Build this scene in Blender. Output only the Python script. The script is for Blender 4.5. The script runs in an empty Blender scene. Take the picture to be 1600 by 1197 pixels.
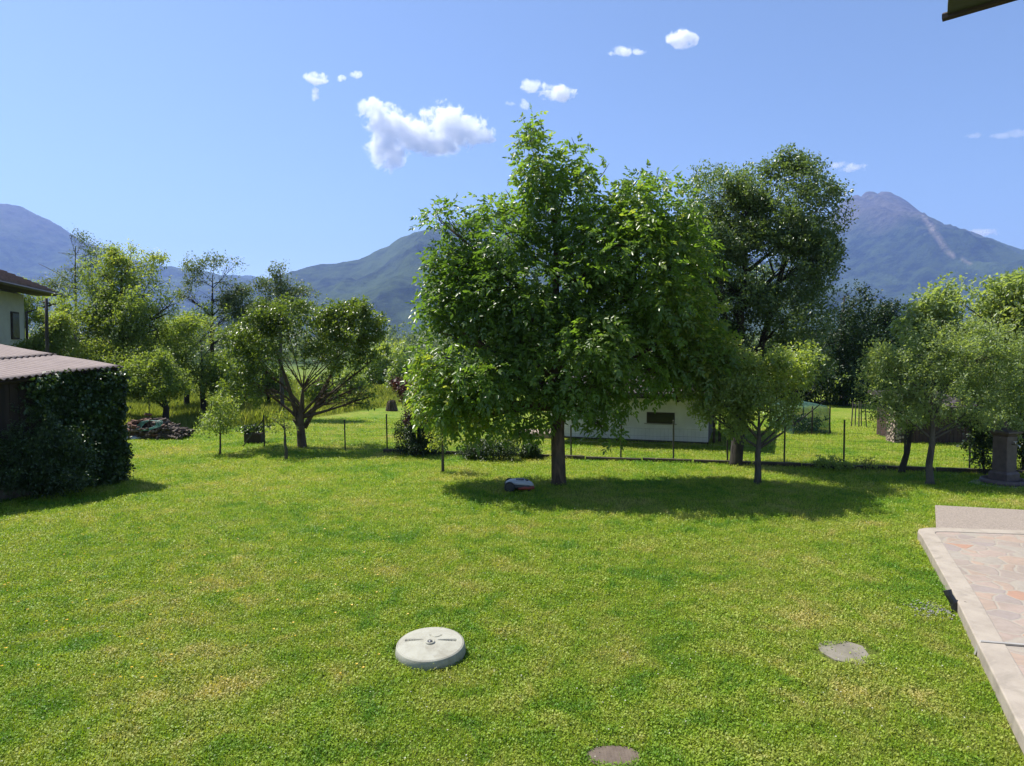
import bpy, bmesh, math, random
import numpy as np
from mathutils import Vector, Matrix, noise as mnoise
R = math.radians
random.seed(7); rng = np.random.default_rng(7)
S = bpy.context.scene
COL = S.collection

# ------------------------------------------------------------------ camera
F = 1060.0; HC = 3.0; PITCH = math.atan((598.5-548)/F)
cam = bpy.data.cameras.new("camera"); camo = bpy.data.objects.new("camera", cam); COL.objects.link(camo)
camo.location = (0, 0, HC); camo.rotation_euler = (R(90)-PITCH, 0, 0)
cam.sensor_fit = 'HORIZONTAL'; cam.angle = 2*math.atan(800/F); cam.clip_start = 0.1; cam.clip_end = 40000
S.camera = camo
# ------------------------------------------------------------------ world + sun
SUN_AZ, SUN_EL = -60.0, 60.0      # azimuth from the view direction (+Y), negative = to the left
w = bpy.data.worlds.new("World"); S.world = w; w.use_nodes = True
nt = w.node_tree; bg = nt.nodes['Background']
sky = nt.nodes.new('ShaderNodeTexSky'); sky.sky_type = 'NISHITA'; sky.sun_disc = False
sky.sun_elevation = R(SUN_EL); sky.sun_rotation = R(SUN_AZ % 360); sky.altitude = 300
sky.air_density = 1.0; sky.dust_density = 0.5; sky.ozone_density = 3.0
nt.links.new(sky.outputs[0], bg.inputs[0]); bg.inputs[1].default_value = 0.085
sl = bpy.data.lights.new("sun", 'SUN'); sl.energy = 4.8; sl.angle = R(0.53); sl.color = (1.0, 0.95, 0.86)
so = bpy.data.objects.new("sun", sl); COL.objects.link(so)
sd = Vector((math.sin(R(SUN_AZ))*math.cos(R(SUN_EL)), math.cos(R(SUN_AZ))*math.cos(R(SUN_EL)), math.sin(R(SUN_EL))))
so.rotation_euler = (-sd).to_track_quat('-Z', 'Y').to_euler(); so.location = (-20, 10, 40)
S.view_settings.view_transform = 'Standard'; S.view_settings.look = 'None'
S.view_settings.exposure = 0.95; S.view_settings.gamma = 1.0
S.render.engine = 'CYCLES'
S.cycles.max_bounces = 8; S.cycles.diffuse_bounces = 3; S.cycles.glossy_bounces = 2
S.cycles.transmission_bounces = 3; S.cycles.volume_bounces = 8; S.cycles.transparent_max_bounces = 8
S.cycles.use_denoising = True; S.cycles.volume_step_rate = 0.35; S.cycles.volume_max_steps = 512

# ------------------------------------------------------------------ helpers
CP, SP = math.cos(PITCH), math.sin(PITCH)
def ray(px, py):
    a = (px-800)/F; b = (598.5-py)/F
    return a, CP + b*SP, -SP + b*CP
def W(px, py, d):                # world point seen at pixel (of the 1600 px photo) at depth Y = d
    a, y, z = ray(px, py); t = d/y
    return Vector((a*t, d, HC + z*t))
def G(px, py, z0=0.0):           # world point on the plane z = z0
    a, y, z = ray(px, py); t = (z0-HC)/z
    return Vector((a*t, y*t, z0))

def tag(o, label=None, cat=None, group=None, kind=None):
    if label: o['label'] = label
    if cat: o['category'] = cat
    if group: o['group'] = group
    if kind: o['kind'] = kind
    return o
def empty(name, loc=(0,0,0), **k):
    o = bpy.data.objects.new(name, None); COL.objects.link(o); o.location = loc; o.empty_display_size = .2
    return tag(o, **k)
def link(name, me, mat=None, parent=None):
    o = bpy.data.objects.new(name, me); COL.objects.link(o)
    if mat is not None and not me.materials: me.materials.append(mat)
    if parent is not None:
        o.parent = parent; o.matrix_parent_inverse = Matrix.Translation(-Vector(parent.location))
    return o

class MB:
    def __init__(s): s.v = []; s.f = []
    def add(s, vs, fs):
        n = len(s.v); s.v += [tuple(v) for v in vs]; s.f += [tuple(i+n for i in f) for f in fs]
    def box(s, c, size, rz=0, M=None):
        x, y, z = (d/2 for d in size); c = Vector(c)
        vs = [Vector((a*x, b*y, e*z)) for a in (-1,1) for b in (-1,1) for e in (-1,1)]
        m = M if M is not None else Matrix.Rotation(rz, 3, 'Z')
        s.add([m @ v + c for v in vs], [(0,1,3,2),(4,6,7,5),(0,4,5,1),(2,3,7,6),(0,2,6,4),(1,5,7,3)])
    def tube(s, pts, rad, seg=6, cap=True):
        pts = [Vector(p) for p in pts]; n = len(pts)
        if not hasattr(rad, '__len__'): rad = [rad]*n
        vs = []; prev = None
        for i, p in enumerate(pts):
            t = (pts[min(i+1,n-1)]-pts[max(i-1,0)]).normalized()
            if t.length < 1e-6: t = Vector((0,0,1))
            if prev is None:
                a = t.cross(Vector((0.3,1,0.1))); 
                if a.length < 1e-3: a = t.cross(Vector((1,0,0)))
            else: a = prev - t*prev.dot(t)
            a.normalize(); prev = a; b = t.cross(a)
            for k in range(seg):
                th = 2*math.pi*k/seg
                vs.append(p + (a*math.cos(th)+b*math.sin(th))*rad[i])
        fs = [(i*seg+k, i*seg+(k+1)%seg, (i+1)*seg+(k+1)%seg, (i+1)*seg+k) for i in range(n-1) for k in range(seg)]
        if cap:
            fs.append(tuple(range(seg-1,-1,-1))); fs.append(tuple((n-1)*seg+k for k in range(seg)))
        s.add(vs, fs)
    def lathe(s, prof, c=(0,0,0), seg=32, M=None):
        vs = []; c = Vector(c)
        for r, z in prof:
            for k in range(seg):
                th = 2*math.pi*k/seg; v = Vector((r*math.cos(th), r*math.sin(th), z))
                if M is not None: v = M @ v
                vs.append(v + c)
        n = len(prof)
        fs = [(i*seg+k, i*seg+(k+1)%seg, (i+1)*seg+(k+1)%seg, (i+1)*seg+k) for i in range(n-1) for k in range(seg)]
        if prof[0][0] > 1e-5: fs.append(tuple(range(seg-1,-1,-1)))
        if prof[-1][0] > 1e-5: fs.append(tuple((n-1)*seg+k for k in range(seg)))
        s.add(vs, fs)
    def prism(s, poly, z0, z1):
        n = len(poly)
        s.add([(p[0],p[1],z0) for p in poly]+[(p[0],p[1],z1) for p in poly],
              [tuple(range(n-1,-1,-1)), tuple(range(n,2*n))]+[(i,(i+1)%n,n+(i+1)%n,n+i) for i in range(n)])
    def build(s, name, mat, parent=None, smooth=False, bevel=0, **k):
        me = bpy.data.meshes.new(name); me.from_pydata(s.v, [], s.f); me.update()
        if smooth: me.shade_smooth()
        o = link(name, me, mat, parent)
        if bevel:
            m = o.modifiers.new('bevel', 'BEVEL'); m.width = bevel; m.segments = 2; m.limit_method = 'ANGLE'
        return tag(o, **k)

def np_mesh(name, V, loops, sizes, mat, parent=None, attrs=None, smooth=False):
    me = bpy.data.meshes.new(name)
    me.vertices.add(len(V)); me.vertices.foreach_set('co', np.ascontiguousarray(V, np.float32).ravel())
    me.loops.add(len(loops)); me.loops.foreach_set('vertex_index', np.ascontiguousarray(loops, np.int32))
    me.polygons.add(len(sizes))
    st = np.concatenate([[0], np.cumsum(sizes)[:-1]]).astype(np.int32)
    me.polygons.foreach_set('loop_start', st)
    me.update(calc_edges=True)
    if attrs:
        for k, a in attrs.items():
            at = me.attributes.new(k, 'FLOAT', 'POINT'); at.data.foreach_set('value', np.ascontiguousarray(a, np.float32))
    if smooth: me.shade_smooth()
    return link(name, me, mat, parent)

def nrm(a): return a/np.maximum(np.linalg.norm(a, axis=-1, keepdims=True), 1e-9)
def vnoise(P, scale=1.0, seed=0):      # cheap smooth noise, about -1..1
    r = np.random.default_rng(seed+11); out = 0
    for _ in range(5):
        k = r.normal(size=P.shape[-1]); k = k/np.linalg.norm(k)*scale*r.uniform(.7, 1.9)
        out = out + np.sin(P @ k + r.uniform(0, 6.28))
    return out/2.6

# ------------------------------------------------------------------ materials
def newmat(name):
    m = bpy.data.materials.new(name); m.use_nodes = True; t = m.node_tree
    return m, t, t.nodes['Principled BSDF'], t.nodes['Material Output']
def N(t, typ, **k):
    n = t.nodes.new(typ)
    for a, b in k.items():
        if a.startswith('i_'): n.inputs[int(a[2:])].default_value = b
        else: setattr(n, a, b)
    return n
def ramp(t, fac, stops, interp='LINEAR'):
    n = t.nodes.new('ShaderNodeValToRGB'); n.color_ramp.interpolation = interp
    e = n.color_ramp.elements
    while len(e) < len(stops): e.new(0.5)
    for i, (p, c) in enumerate(stops):
        e[i].position = p; e[i].color = (c[0], c[1], c[2], 1) if hasattr(c, '__len__') else (c, c, c, 1)
    t.links.new(fac, n.inputs[0]); return n.outputs[0]
def mixc(t, fac, a, b, blend='MIX'):
    n = t.nodes.new('ShaderNodeMix'); n.data_type = 'RGBA'; n.blend_type = blend
    for sock, v in ((n.inputs[0], fac), (n.inputs[6], a), (n.inputs[7], b)):
        if isinstance(v, bpy.types.NodeSocket): t.links.new(v, sock)
        elif hasattr(v, '__len__'): sock.default_value = (v[0], v[1], v[2], 1)
        else: sock.default_value = v
    return n.outputs[2]
def math_(t, op, a, b=0.0, clamp=False):
    n = t.nodes.new('ShaderNodeMath'); n.operation = op; n.use_clamp = clamp
    for i, v in enumerate((a, b)):
        if isinstance(v, bpy.types.NodeSocket): t.links.new(v, n.inputs[i])
        else: n.inputs[i].default_value = v
    return n.outputs[0]
def pos(t, scale=(1,1,1), obj=False):
    mp = t.nodes.new('ShaderNodeMapping'); mp.inputs['Scale'].default_value = scale
    if obj: s = t.nodes.new('ShaderNodeTexCoord').outputs['Object']
    else: s = t.nodes.new('ShaderNodeNewGeometry').outputs['Position']
    t.links.new(s, mp.inputs[0]); return mp.outputs[0]
def noise(t, vec, scale, detail=4, rough=.55, dist=0):
    n = t.nodes.new('ShaderNodeTexNoise'); n.inputs['Scale'].default_value = scale
    n.inputs['Detail'].default_value = detail; n.inputs['Roughness'].default_value = rough
    n.inputs['Distortion'].default_value = dist
    t.links.new(vec, n.inputs['Vector']); return n.outputs[0]
def bump(t, h, bsdf, strength=.5, dist=.02):
    b = t.nodes.new('ShaderNodeBump'); b.inputs['Strength'].default_value = strength; b.inputs['Distance'].default_value = dist
    t.links.new(h, b.inputs['Height']); t.links.new(b.outputs[0], bsdf.inputs['Normal'])

def simple(name, c1, c2=None, scale=6, rough=.7, metal=0, bmp=.3, bd=.01, stretch=(1,1,1), detail=5, lo=.35, hi=.65):
    m, t, b, o = newmat(name); v = pos(t, stretch)
    if c2 is None: c2 = tuple(x*.75 for x in c1)
    n = noise(t, v, scale, detail)
    t.links.new(ramp(t, n, [(lo, c1), (hi, c2)]), b.inputs['Base Color'])
    b.inputs['Roughness'].default_value = rough; b.inputs['Metallic'].default_value = metal
    if bmp: bump(t, noise(t, v, scale*4, 4), b, bmp, bd)
    return m

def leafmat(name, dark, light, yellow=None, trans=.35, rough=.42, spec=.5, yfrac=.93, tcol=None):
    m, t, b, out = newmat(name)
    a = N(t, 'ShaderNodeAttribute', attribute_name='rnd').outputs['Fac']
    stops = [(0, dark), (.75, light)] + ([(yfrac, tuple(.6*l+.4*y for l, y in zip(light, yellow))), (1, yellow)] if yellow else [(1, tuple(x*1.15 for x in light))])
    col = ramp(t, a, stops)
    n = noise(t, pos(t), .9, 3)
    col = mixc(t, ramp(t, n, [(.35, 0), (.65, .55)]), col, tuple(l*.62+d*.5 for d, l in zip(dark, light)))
    t.links.new(col, b.inputs['Base Color']); b.inputs['Roughness'].default_value = rough
    b.inputs['Specular IOR Level'].default_value = spec
    tr = N(t, 'ShaderNodeBsdfTranslucent')
    tc = mixc(t, 1.0, col, tcol or (1.9, 1.85, .55), 'MULTIPLY'); t.links.new(tc, tr.inputs[0])
    mx = N(t, 'ShaderNodeMixShader'); mx.inputs[0].default_value = trans
    t.links.new(b.outputs[0], mx.inputs[1]); t.links.new(tr.outputs[0], mx.inputs[2]); t.links.new(mx.outputs[0], out.inputs[0])
    return m
def barkmat(name, c1, c2, sc=9):
    m, t, b, o = newmat(name); v = pos(t, (1,1,.25)); n = noise(t, v, sc, 6, .65, .6)
    g = noise(t, pos(t), 2.2, 3)
    c = ramp(t, n, [(.35, c2), (.62, c1)])
    c = mixc(t, ramp(t, g, [(.45, 0), (.7, .5)]), c, tuple(x*.6+.03 for x in c1))
    t.links.new(c, b.inputs['Base Color']); b.inputs['Roughness'].default_value = .92
    bump(t, n, b, .9, .03); return m

M = {}
M['walnut'] = leafmat('walnut_leaf', (.060,.115,.024), (.150,.230,.045), (.35,.36,.08), .54, .34, .6, .92, tcol=(1.6,1.7,.6))
M['tall'] = leafmat('tall_leaf', (.046,.082,.034), (.130,.190,.080), None, .36, .36, .65)
M['apple'] = leafmat('apple_leaf', (.100,.155,.045), (.255,.325,.110), (.36,.39,.16), .50, .38, .6)
M['soft'] = leafmat('soft_leaf', (.095,.150,.046), (.215,.285,.100), (.30,.33,.12), .48, .42, .55)
M['pale'] = leafmat('pale_leaf', (.120,.175,.075), (.255,.320,.150), (.33,.37,.18), .50, .42, .6)
M['fig'] = leafmat('fig_leaf', (.045,.080,.018), (.140,.195,.045), (.24,.28,.07), .42, .34, .6)
M['light'] = leafmat('light_leaf', (.100,.150,.042), (.205,.270,.080), (.34,.35,.11), .50, .5, .4)
M['hazy'] = leafmat('hazy_leaf', (.060,.090,.048), (.135,.180,.090), None, .35, .45, .45)
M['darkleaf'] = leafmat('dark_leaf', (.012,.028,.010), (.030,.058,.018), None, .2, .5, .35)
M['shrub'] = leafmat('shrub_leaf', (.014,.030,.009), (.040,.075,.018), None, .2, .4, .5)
M['purple'] = leafmat('purple_leaf', (.045,.018,.018), (.10,.045,.035), None, .25, .4, .5, tcol=(1.4,.8,.7))
M['ivy'] = leafmat('ivy_leaf', (.016,.036,.010), (.045,.085,.022), None, .2, .38, .5)
M['bark'] = barkmat('bark', (.125,.085,.055), (.040,.027,.018))
M['bark_grey'] = barkmat('bark_grey', (.095,.083,.068), (.035,.030,.024), 12)
M['bark_dark'] = barkmat('bark_dark', (.045,.037,.030), (.015,.012,.010))

def patches(t, vec):             # where the turf is dry and where it is lush
    big = noise(t, vec, .42, 3, .5); mid = noise(t, vec, 2.2, 5, .68, .5)
    s = math_(t, 'ADD', math_(t, 'MULTIPLY', big, .42), math_(t, 'MULTIPLY', mid, .58))
    return s
def turf_color(t, dryc, midc, lushc):
    v = pos(t); s = patches(t, v)
    return ramp(t, s, [(.40, lushc), (.48, midc), (.56, tuple(.6*a+.4*b for a, b in zip(midc, dryc))), (.64, dryc)])

def ground_mat():
    m, t, b, o = newmat('turf_ground'); v = pos(t)
    c = turf_color(t, (.29,.28,.065), (.18,.255,.020), (.11,.205,.014))
    f = noise(t, v, 38, 4, .75)
    c = mixc(t, ramp(t, f, [(.36, .75), (.54, 0)]), c, (.060,.085,.010))
    f2 = noise(t, v, 95, 2, .7)
    c = mixc(t, ramp(t, f2, [(.58, 0), (.70, .6)]), c, (.24,.27,.075))
    # soil under the near turf
    sep = N(t, 'ShaderNodeSeparateXYZ'); t.links.new(v, sep.inputs[0])
    near = ramp(t, math_(t, 'DIVIDE', sep.outputs[1], 20.0), [(.22, .75), (.75, 0)])
    c = mixc(t, near, c, (.050,.055,.016))
    far = ramp(t, math_(t, 'DIVIDE', sep.outputs[1], 400.0), [(.15, 0), (.4, 1)])
    fc = ramp(t, noise(t, v, .012, 5), [(.4, (.03,.06,.02)), (.6, (.06,.10,.03))])
    c = mixc(t, far, c, fc)
    t.links.new(c, b.inputs['Base Color']); b.inputs['Roughness'].default_value = .9; b.inputs['Specular IOR Level'].default_value = .15
    h = math_(t, 'ADD', noise(t, v, 30, 4, .7), math_(t, 'MULTIPLY', noise(t, v, 6, 2), .7))
    bump(t, h, b, .9, .05); return m
def blade_mat():
    m, t, b, out = newmat('turf_blade')
    a = N(t, 'ShaderNodeAttribute', attribute_name='rnd').outputs['Fac']
    c = turf_color(t, (.47,.41,.145), (.250,.350,.028), (.110,.240,.018))
    c = mixc(t, ramp(t, a, [(0, .8), (.35, 0)]), c, (.055,.115,.010))
    c = mixc(t, ramp(t, a, [(.78, 0), (.96, .85)]), c, (.44,.44,.17))
    t.links.new(c, b.inputs['Base Color']); b.inputs['Roughness'].default_value = .5; b.inputs['Specular IOR Level'].default_value = .22
    tr = N(t, 'ShaderNodeBsdfTranslucent'); t.links.new(mixc(t, 1.0, c, (1.7,1.7,.5), 'MULTIPLY'), tr.inputs[0])
    mx = N(t, 'ShaderNodeMixShader'); mx.inputs[0].default_value = .35
    t.links.new(b.outputs[0], mx.inputs[1]); t.links.new(tr.outputs[0], mx.inputs[2]); t.links.new(mx.outputs[0], out.inputs[0])
    return m
M['ground'] = ground_mat(); M['blade'] = blade_mat()
M['meadow'] = leafmat('meadow_blade', (.17,.225,.06), (.27,.32,.11), (.40,.38,.20), .4, .6, .3, .85)

# ------------------------------------------------------------------ the ground
def sheet():
    ys = np.concatenate([np.arange(-12, 60, .5), np.geomspace(60, 7900, 40)])
    xs = np.concatenate([-np.geomspace(7900, 45, 30), np.arange(-44, 44.1, .5), np.geomspace(45, 7900, 30)])
    X, Y = np.meshgrid(xs, ys); P = np.stack([X, Y], -1)
    Z = vnoise(P, .55, 3)*.012
    Z = Z*np.clip((60-Y)/30, 0, 1)*np.clip((44-abs(X))/10, 0, 1)
    V = np.stack([X, Y, Z], -1).reshape(-1, 3); nx = len(xs)
    i = np.arange(len(ys)-1)[:, None]*nx + np.arange(nx-1)[None]; i = i.ravel()
    q = np.stack([i, i+1, i+nx+1, i+nx], -1).ravel()
    return tag(np_mesh('ground', V, q, np.full(len(i), 4), M['ground'], smooth=True), kind='structure')
ground = sheet()
def gz(x, y): return float(vnoise(np.array([[x, y]]), .55, 3)[0]*.012)

PATIO = [(3.15, 3.6), (5.15, 7.75), (6.35, 10.45), (6.62, 10.85), (8.1, 10.62), (12, 10.0), (12, 3.0), (3.0, 3.0)]
def in_poly(X, Y, poly):
    c = np.zeros(len(X), bool); n = len(poly)
    for i in range(n):
        x1, y1 = poly[i]; x2, y2 = poly[(i+1) % n]
        k = ((y1 > Y) != (y2 > Y)); xx = (x2-x1)*(Y-y1)/((y2-y1) if y2 != y1 else 1e-9)+x1
        c ^= k & (X < xx)
    return c
_a = G(1461, 789, .06); SLAB = [(_a.x,_a.y), (13,11.9), (13,9.9), (6.9,10.8)]
LID = G(672, 1016); STONE = G(1322, 1022); DRAIN = G(958, 1182)

# ------------------------------------------------------------------ grass blades
def turf():
    n = 1450000
    Y = 3.7*(30/3.7)**rng.random(n); X = (rng.random(n)*2-1)*(.80*Y+1.2)
    ok = ~in_poly(X, Y, PATIO) & ~in_poly(X, Y, SLAB)
    ok &= ((X-LID.x)**2+(Y-LID.y)**2) > .37**2
    ok &= ~((((X-DRAIN.x)/.20)**2+((Y-DRAIN.y)/.125)**2 < 1-.35*rng.random(n)))
    sx, sy = X-STONE.x, Y-STONE.y
    ok &= ~((abs(sx*.95+sy*.25) < .31) & (abs(-sx*.3+sy*.95) < .17) & (rng.random(n) < .97))
    X, Y = X[ok], Y[ok]; n = len(X); P2 = np.stack([X, Y], -1)
    Z = vnoise(P2, .55, 3)*.012
    sc = 1+Y/14
    lush = np.clip(.5+.5*vnoise(P2, 2.3, 5), 0, 1)
    h = rng.uniform(.018, .040, n)*(.75+.5*lush)*np.minimum(sc, 2); wd = rng.uniform(.0035, .007, n)*sc
    h = np.where(rng.random(n) < .012, h*rng.uniform(1.6, 2.6, n), h); cl = rng.random(n) < (.25+.35*lush)
    th = rng.uniform(0, 6.283, n); ln = rng.uniform(.1, .9, n)
    base = np.stack([X, Y, Z-.004], -1)
    side = np.stack([np.cos(th), np.sin(th), 0*th], -1); fw = np.stack([-np.sin(th), np.cos(th), 0*th], -1)
    rnd = np.clip(rng.random(n)*.9+.1*vnoise(P2, 9, 8), 0, 1)
    b = ~cl; hb = h[b][:, None]; wb = wd[b][:, None]
    V1 = np.stack([base[b]-side[b]*wb/2, base[b]+side[b]*wb/2, base[b]+fw[b]*hb*ln[b][:, None]+np.array([0,0,1])*hb], 1).reshape(-1, 3)
    nb = b.sum()
    # clover leaflets: small tilted lozenges
    c = cl; nc = c.sum(); up = np.zeros((nc, 3)); up[:, 2] = h[c]*rng.uniform(.45, .9, nc)
    s = (rng.uniform(.0042, .0085, nc)*sc[c])[:, None]
    tilt = rng.normal(0, .45, (nc, 2)); ctr = base[c]+up
    f = fw[c]+np.stack([0*tilt[:,0], 0*tilt[:,0], tilt[:,0]], -1); g = side[c]+np.stack([0*tilt[:,0], 0*tilt[:,0], tilt[:,1]], -1)
    V2 = np.stack([ctr-f*s*.9, ctr+g*s*.8, ctr+f*s, ctr-g*s*.8], 1).reshape(-1, 3)
    V = np.concatenate([V1, V2])
    loops = np.arange(len(V)); sizes = np.concatenate([np.full(nb, 3), np.full(nc, 4)])
    at = np.concatenate([np.repeat(rnd[b], 3), np.repeat(rnd[c]*.85, 4)])
    return tag(np_mesh('lawn_grass', V, loops, sizes, M['blade'], attrs={'rnd': at}),
               'short mown lawn grass with dry yellow patches', 'grass', kind='stuff')
turf()

M['daisy'] = simple('petal', (.5,.5,.4), (.45,.45,.3), 3, .6, 0, 0)
M['buttercup'] = simple('yellow_petal', (.75,.5,.02), (.6,.38,.02), 3, .5, 0, 0)
def flowers(name, n, mat, xr, yr, s0, label, seed):
    r = np.random.default_rng(seed); Y = yr[0]*(yr[1]/yr[0])**r.random(n); X = Y*(xr[0]+(xr[1]-xr[0])*r.random(n))
    ok = ~in_poly(X, Y, PATIO); X, Y = X[ok], Y[ok]; n = len(X)
    mb = MB()
    for x, y in zip(X, Y):
        s = s0*(1+y/30)*random.uniform(.6, 1.2); z = .045+random.uniform(0, .012)
        mb.add([(x+s*math.cos(k*1.047), y+s*math.sin(k*1.047), z+.003*(k%2)) for k in range(6)]+[(x, y, z-.006)],
               [(k, (k+1)%6, 6) for k in range(6)])
    return mb.build(name, mat, label=label, cat='flowers', kind='stuff')
flowers('clover_flowers', 700, M['daisy'], (-.8,.8), (4.5,20), .006, 'tiny white clover flowers scattered through the lawn', 4)
flowers('yellow_flowers', 130, M['buttercup'], (-.8,-.15), (6,12), .010, 'tiny yellow flowers scattered on the left of the lawn', 5)

# tall meadow beyond the fence on the left
def meadow():
    n = 230000
    Y = rng.uniform(23, 62, n); Xr = rng.uniform(-.80, -.05, n); X = Xr*Y
    ymin = np.interp(Xr, [-.8,-.566,-.377,-.264,-.151,-.075], [22,24,27,31,37,47])+vnoise(np.stack([X, Y], -1), .5, 2)*.9
    ok = Y > ymin; X, Y = X[ok], Y[ok]; n = len(X)
    h = rng.uniform(.3, .75, n)*(.75+.25*vnoise(np.stack([X, Y], -1), .8, 12)); wd = rng.uniform(.008, .018, n); th = rng.uniform(0, 6.28, n); ln = rng.uniform(0, .45, n)
    base = np.stack([X, Y, 0*X], -1); side = np.stack([np.cos(th), np.sin(th), 0*th], -1); fw = np.stack([-np.sin(th), np.cos(th), 0*th], -1)
    tip = base+fw*(h*ln)[:, None]; tip[:, 2] += h
    midp = base+fw*(h*ln*.35)[:, None]; midp[:, 2] += h*.6
    V = np.stack([base-side*wd[:, None]/2, base+side*wd[:, None]/2, midp+side*wd[:, None]/2.4, tip, midp-side*wd[:, None]/2.4], 1).reshape(-1, 3)
    return tag(np_mesh('meadow_grass', V, np.arange(len(V)), np.full(n, 5), M['meadow'], attrs={'rnd': np.repeat(rng.random(n), 5)}),
               'tall pale unmown meadow grass beyond the fence', 'grass', kind='stuff')
meadow()

# ------------------------------------------------------------------ foliage
def leaves(name, O, D, Sd, L, Wd, rnd, mat, parent):
    n = len(O); Nn = np.cross(Sd, D); L = L[:, None]; Wd = Wd[:, None]
    up = Nn*Wd*.18; dn = np.array([0, 0, -1.0])
    b = O; tip = O+D*L+dn*L*.10
    a1 = O+D*L*.30+dn*L*.01; a2 = O+D*L*.68+dn*L*.06
    V = np.stack([b, a1+Sd*Wd*.5+up, a2+Sd*Wd*.38+up*.7, tip, a2-Sd*Wd*.38+up*.7, a1-Sd*Wd*.5+up], 1).reshape(-1, 3)
    i = (np.arange(n)*6)[:, None]
    loops = np.concatenate([i+0, i+1, i+2, i+3, i+0, i+3, i+4, i+5], 1).ravel()
    return np_mesh(name, V, loops, np.full(2*n, 4), mat, parent, {'rnd': np.repeat(rnd, 6)})

def clusters(lobes, n, seed, shell=.55, gap=-.25, gs=1.6):
    r = np.random.default_rng(seed); C = []; OUT = []
    wts = np.array([(l[1][0]*l[1][1]*l[1][2])**.72 for l in lobes]); wts /= wts.sum()
    for (c, rad), wt in zip(lobes, wts):
        k = int(n*wt*1.7)+6
        u = nrm(r.normal(size=(k, 3))); rr = shell+(1-shell)*r.random(k)**.6
        rr = np.where(r.random(k) < .3, r.random(k)**.5, rr)
        rough = 1+.20*vnoise(u*3.0, 1.0, seed+int(c.x*7) % 50)+.12*vnoise(u*8, 1.0, seed+3)
        p = np.array(c)+u*rr[:, None]*rough[:, None]*np.array(rad)
        g = vnoise(p, gs, seed+5) > gap+r.normal(0, .25, k)
        C.append(p[g]); OUT.append(u[g])
    C = np.concatenate(C); OUT = np.concatenate(OUT)
    if len(C) > n:
        s = r.permutation(len(C))[:n]; C, OUT = C[s], OUT[s]
    return C, OUT, r

def make_foliage(C, OUT, r, mat, parent, k=9, spread=.16, L=.07, Wf=.5, droop=.35, pinnate=False, name='crown', zmin=.02, upright=.0):
    n = len(C)
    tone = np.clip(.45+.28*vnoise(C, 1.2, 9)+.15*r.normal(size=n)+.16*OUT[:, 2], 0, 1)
    if pinnate:
        a = nrm(OUT*np.array([1,1,.7])+r.normal(0, .45, (n, 3))+np.array([0,0,-.15]))
        s = nrm(np.cross(a, np.array([0,0,1.])+r.normal(0, .5, (n, 3))))
        ln = r.uniform(.7, 1.25, n)*spread*2
        O=[];D=[];Sd=[];Ls=[];Rn=[]
        for j, (tt, sg) in enumerate([(.35,1),(.35,-1),(.65,1),(.65,-1),(.92,1),(.92,-1),(1.0,0)][:k]):
            o = C+a*(ln*tt)[:, None]; o[:, 2] -= ln*tt*tt*.28
            aa = nrm(a+np.array([0,0,-.25*tt]))
            d = nrm(aa*(.55 if sg else 1)+s*sg*.85+r.normal(0, .16, (n, 3))+np.array([0,0,-droop]))
            sd = nrm(np.cross(d, nrm(np.cross(s, a))+r.normal(0, .35, (n, 3))))
            O.append(o); D.append(d); Sd.append(sd); Ls.append(r.uniform(.75, 1.2, n)*L*(1.15 if sg == 0 else 1)); Rn.append(np.clip(tone+r.normal(0, .10, n), 0, 1))
        O, D, Sd, Ls, Rn = map(np.concatenate, (O, D, Sd, Ls, Rn))
    else:
        ax = nrm(OUT+r.normal(0, .6, (n, 3))+np.array([0,0,upright]))
        ci = np.repeat(np.arange(n), k); m = len(ci); tt = r.uniform(-1, 1, m)
        O = C[ci]+ax[ci]*(tt*spread)[:, None]+r.normal(0, spread*.28, (m, 3))
        D = nrm(ax[ci]*.5+r.normal(0, .75, (m, 3))+np.array([0,0,-droop]))
        Sd = nrm(np.cross(D, np.array([0,0,1.])+r.normal(0, .65, (m, 3))))
        Ls = r.uniform(.7, 1.25, m)*L; Rn = np.clip(tone[ci]+r.normal(0, .13, m), 0, 1)
    ok = O[:, 2] > zmin
    O, D, Sd, Ls, Rn = O[ok], D[ok], Sd[ok], Ls[ok], Rn[ok]
    return leaves(name, O, D, Sd, Ls, Ls*Wf, Rn, mat, parent)

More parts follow.
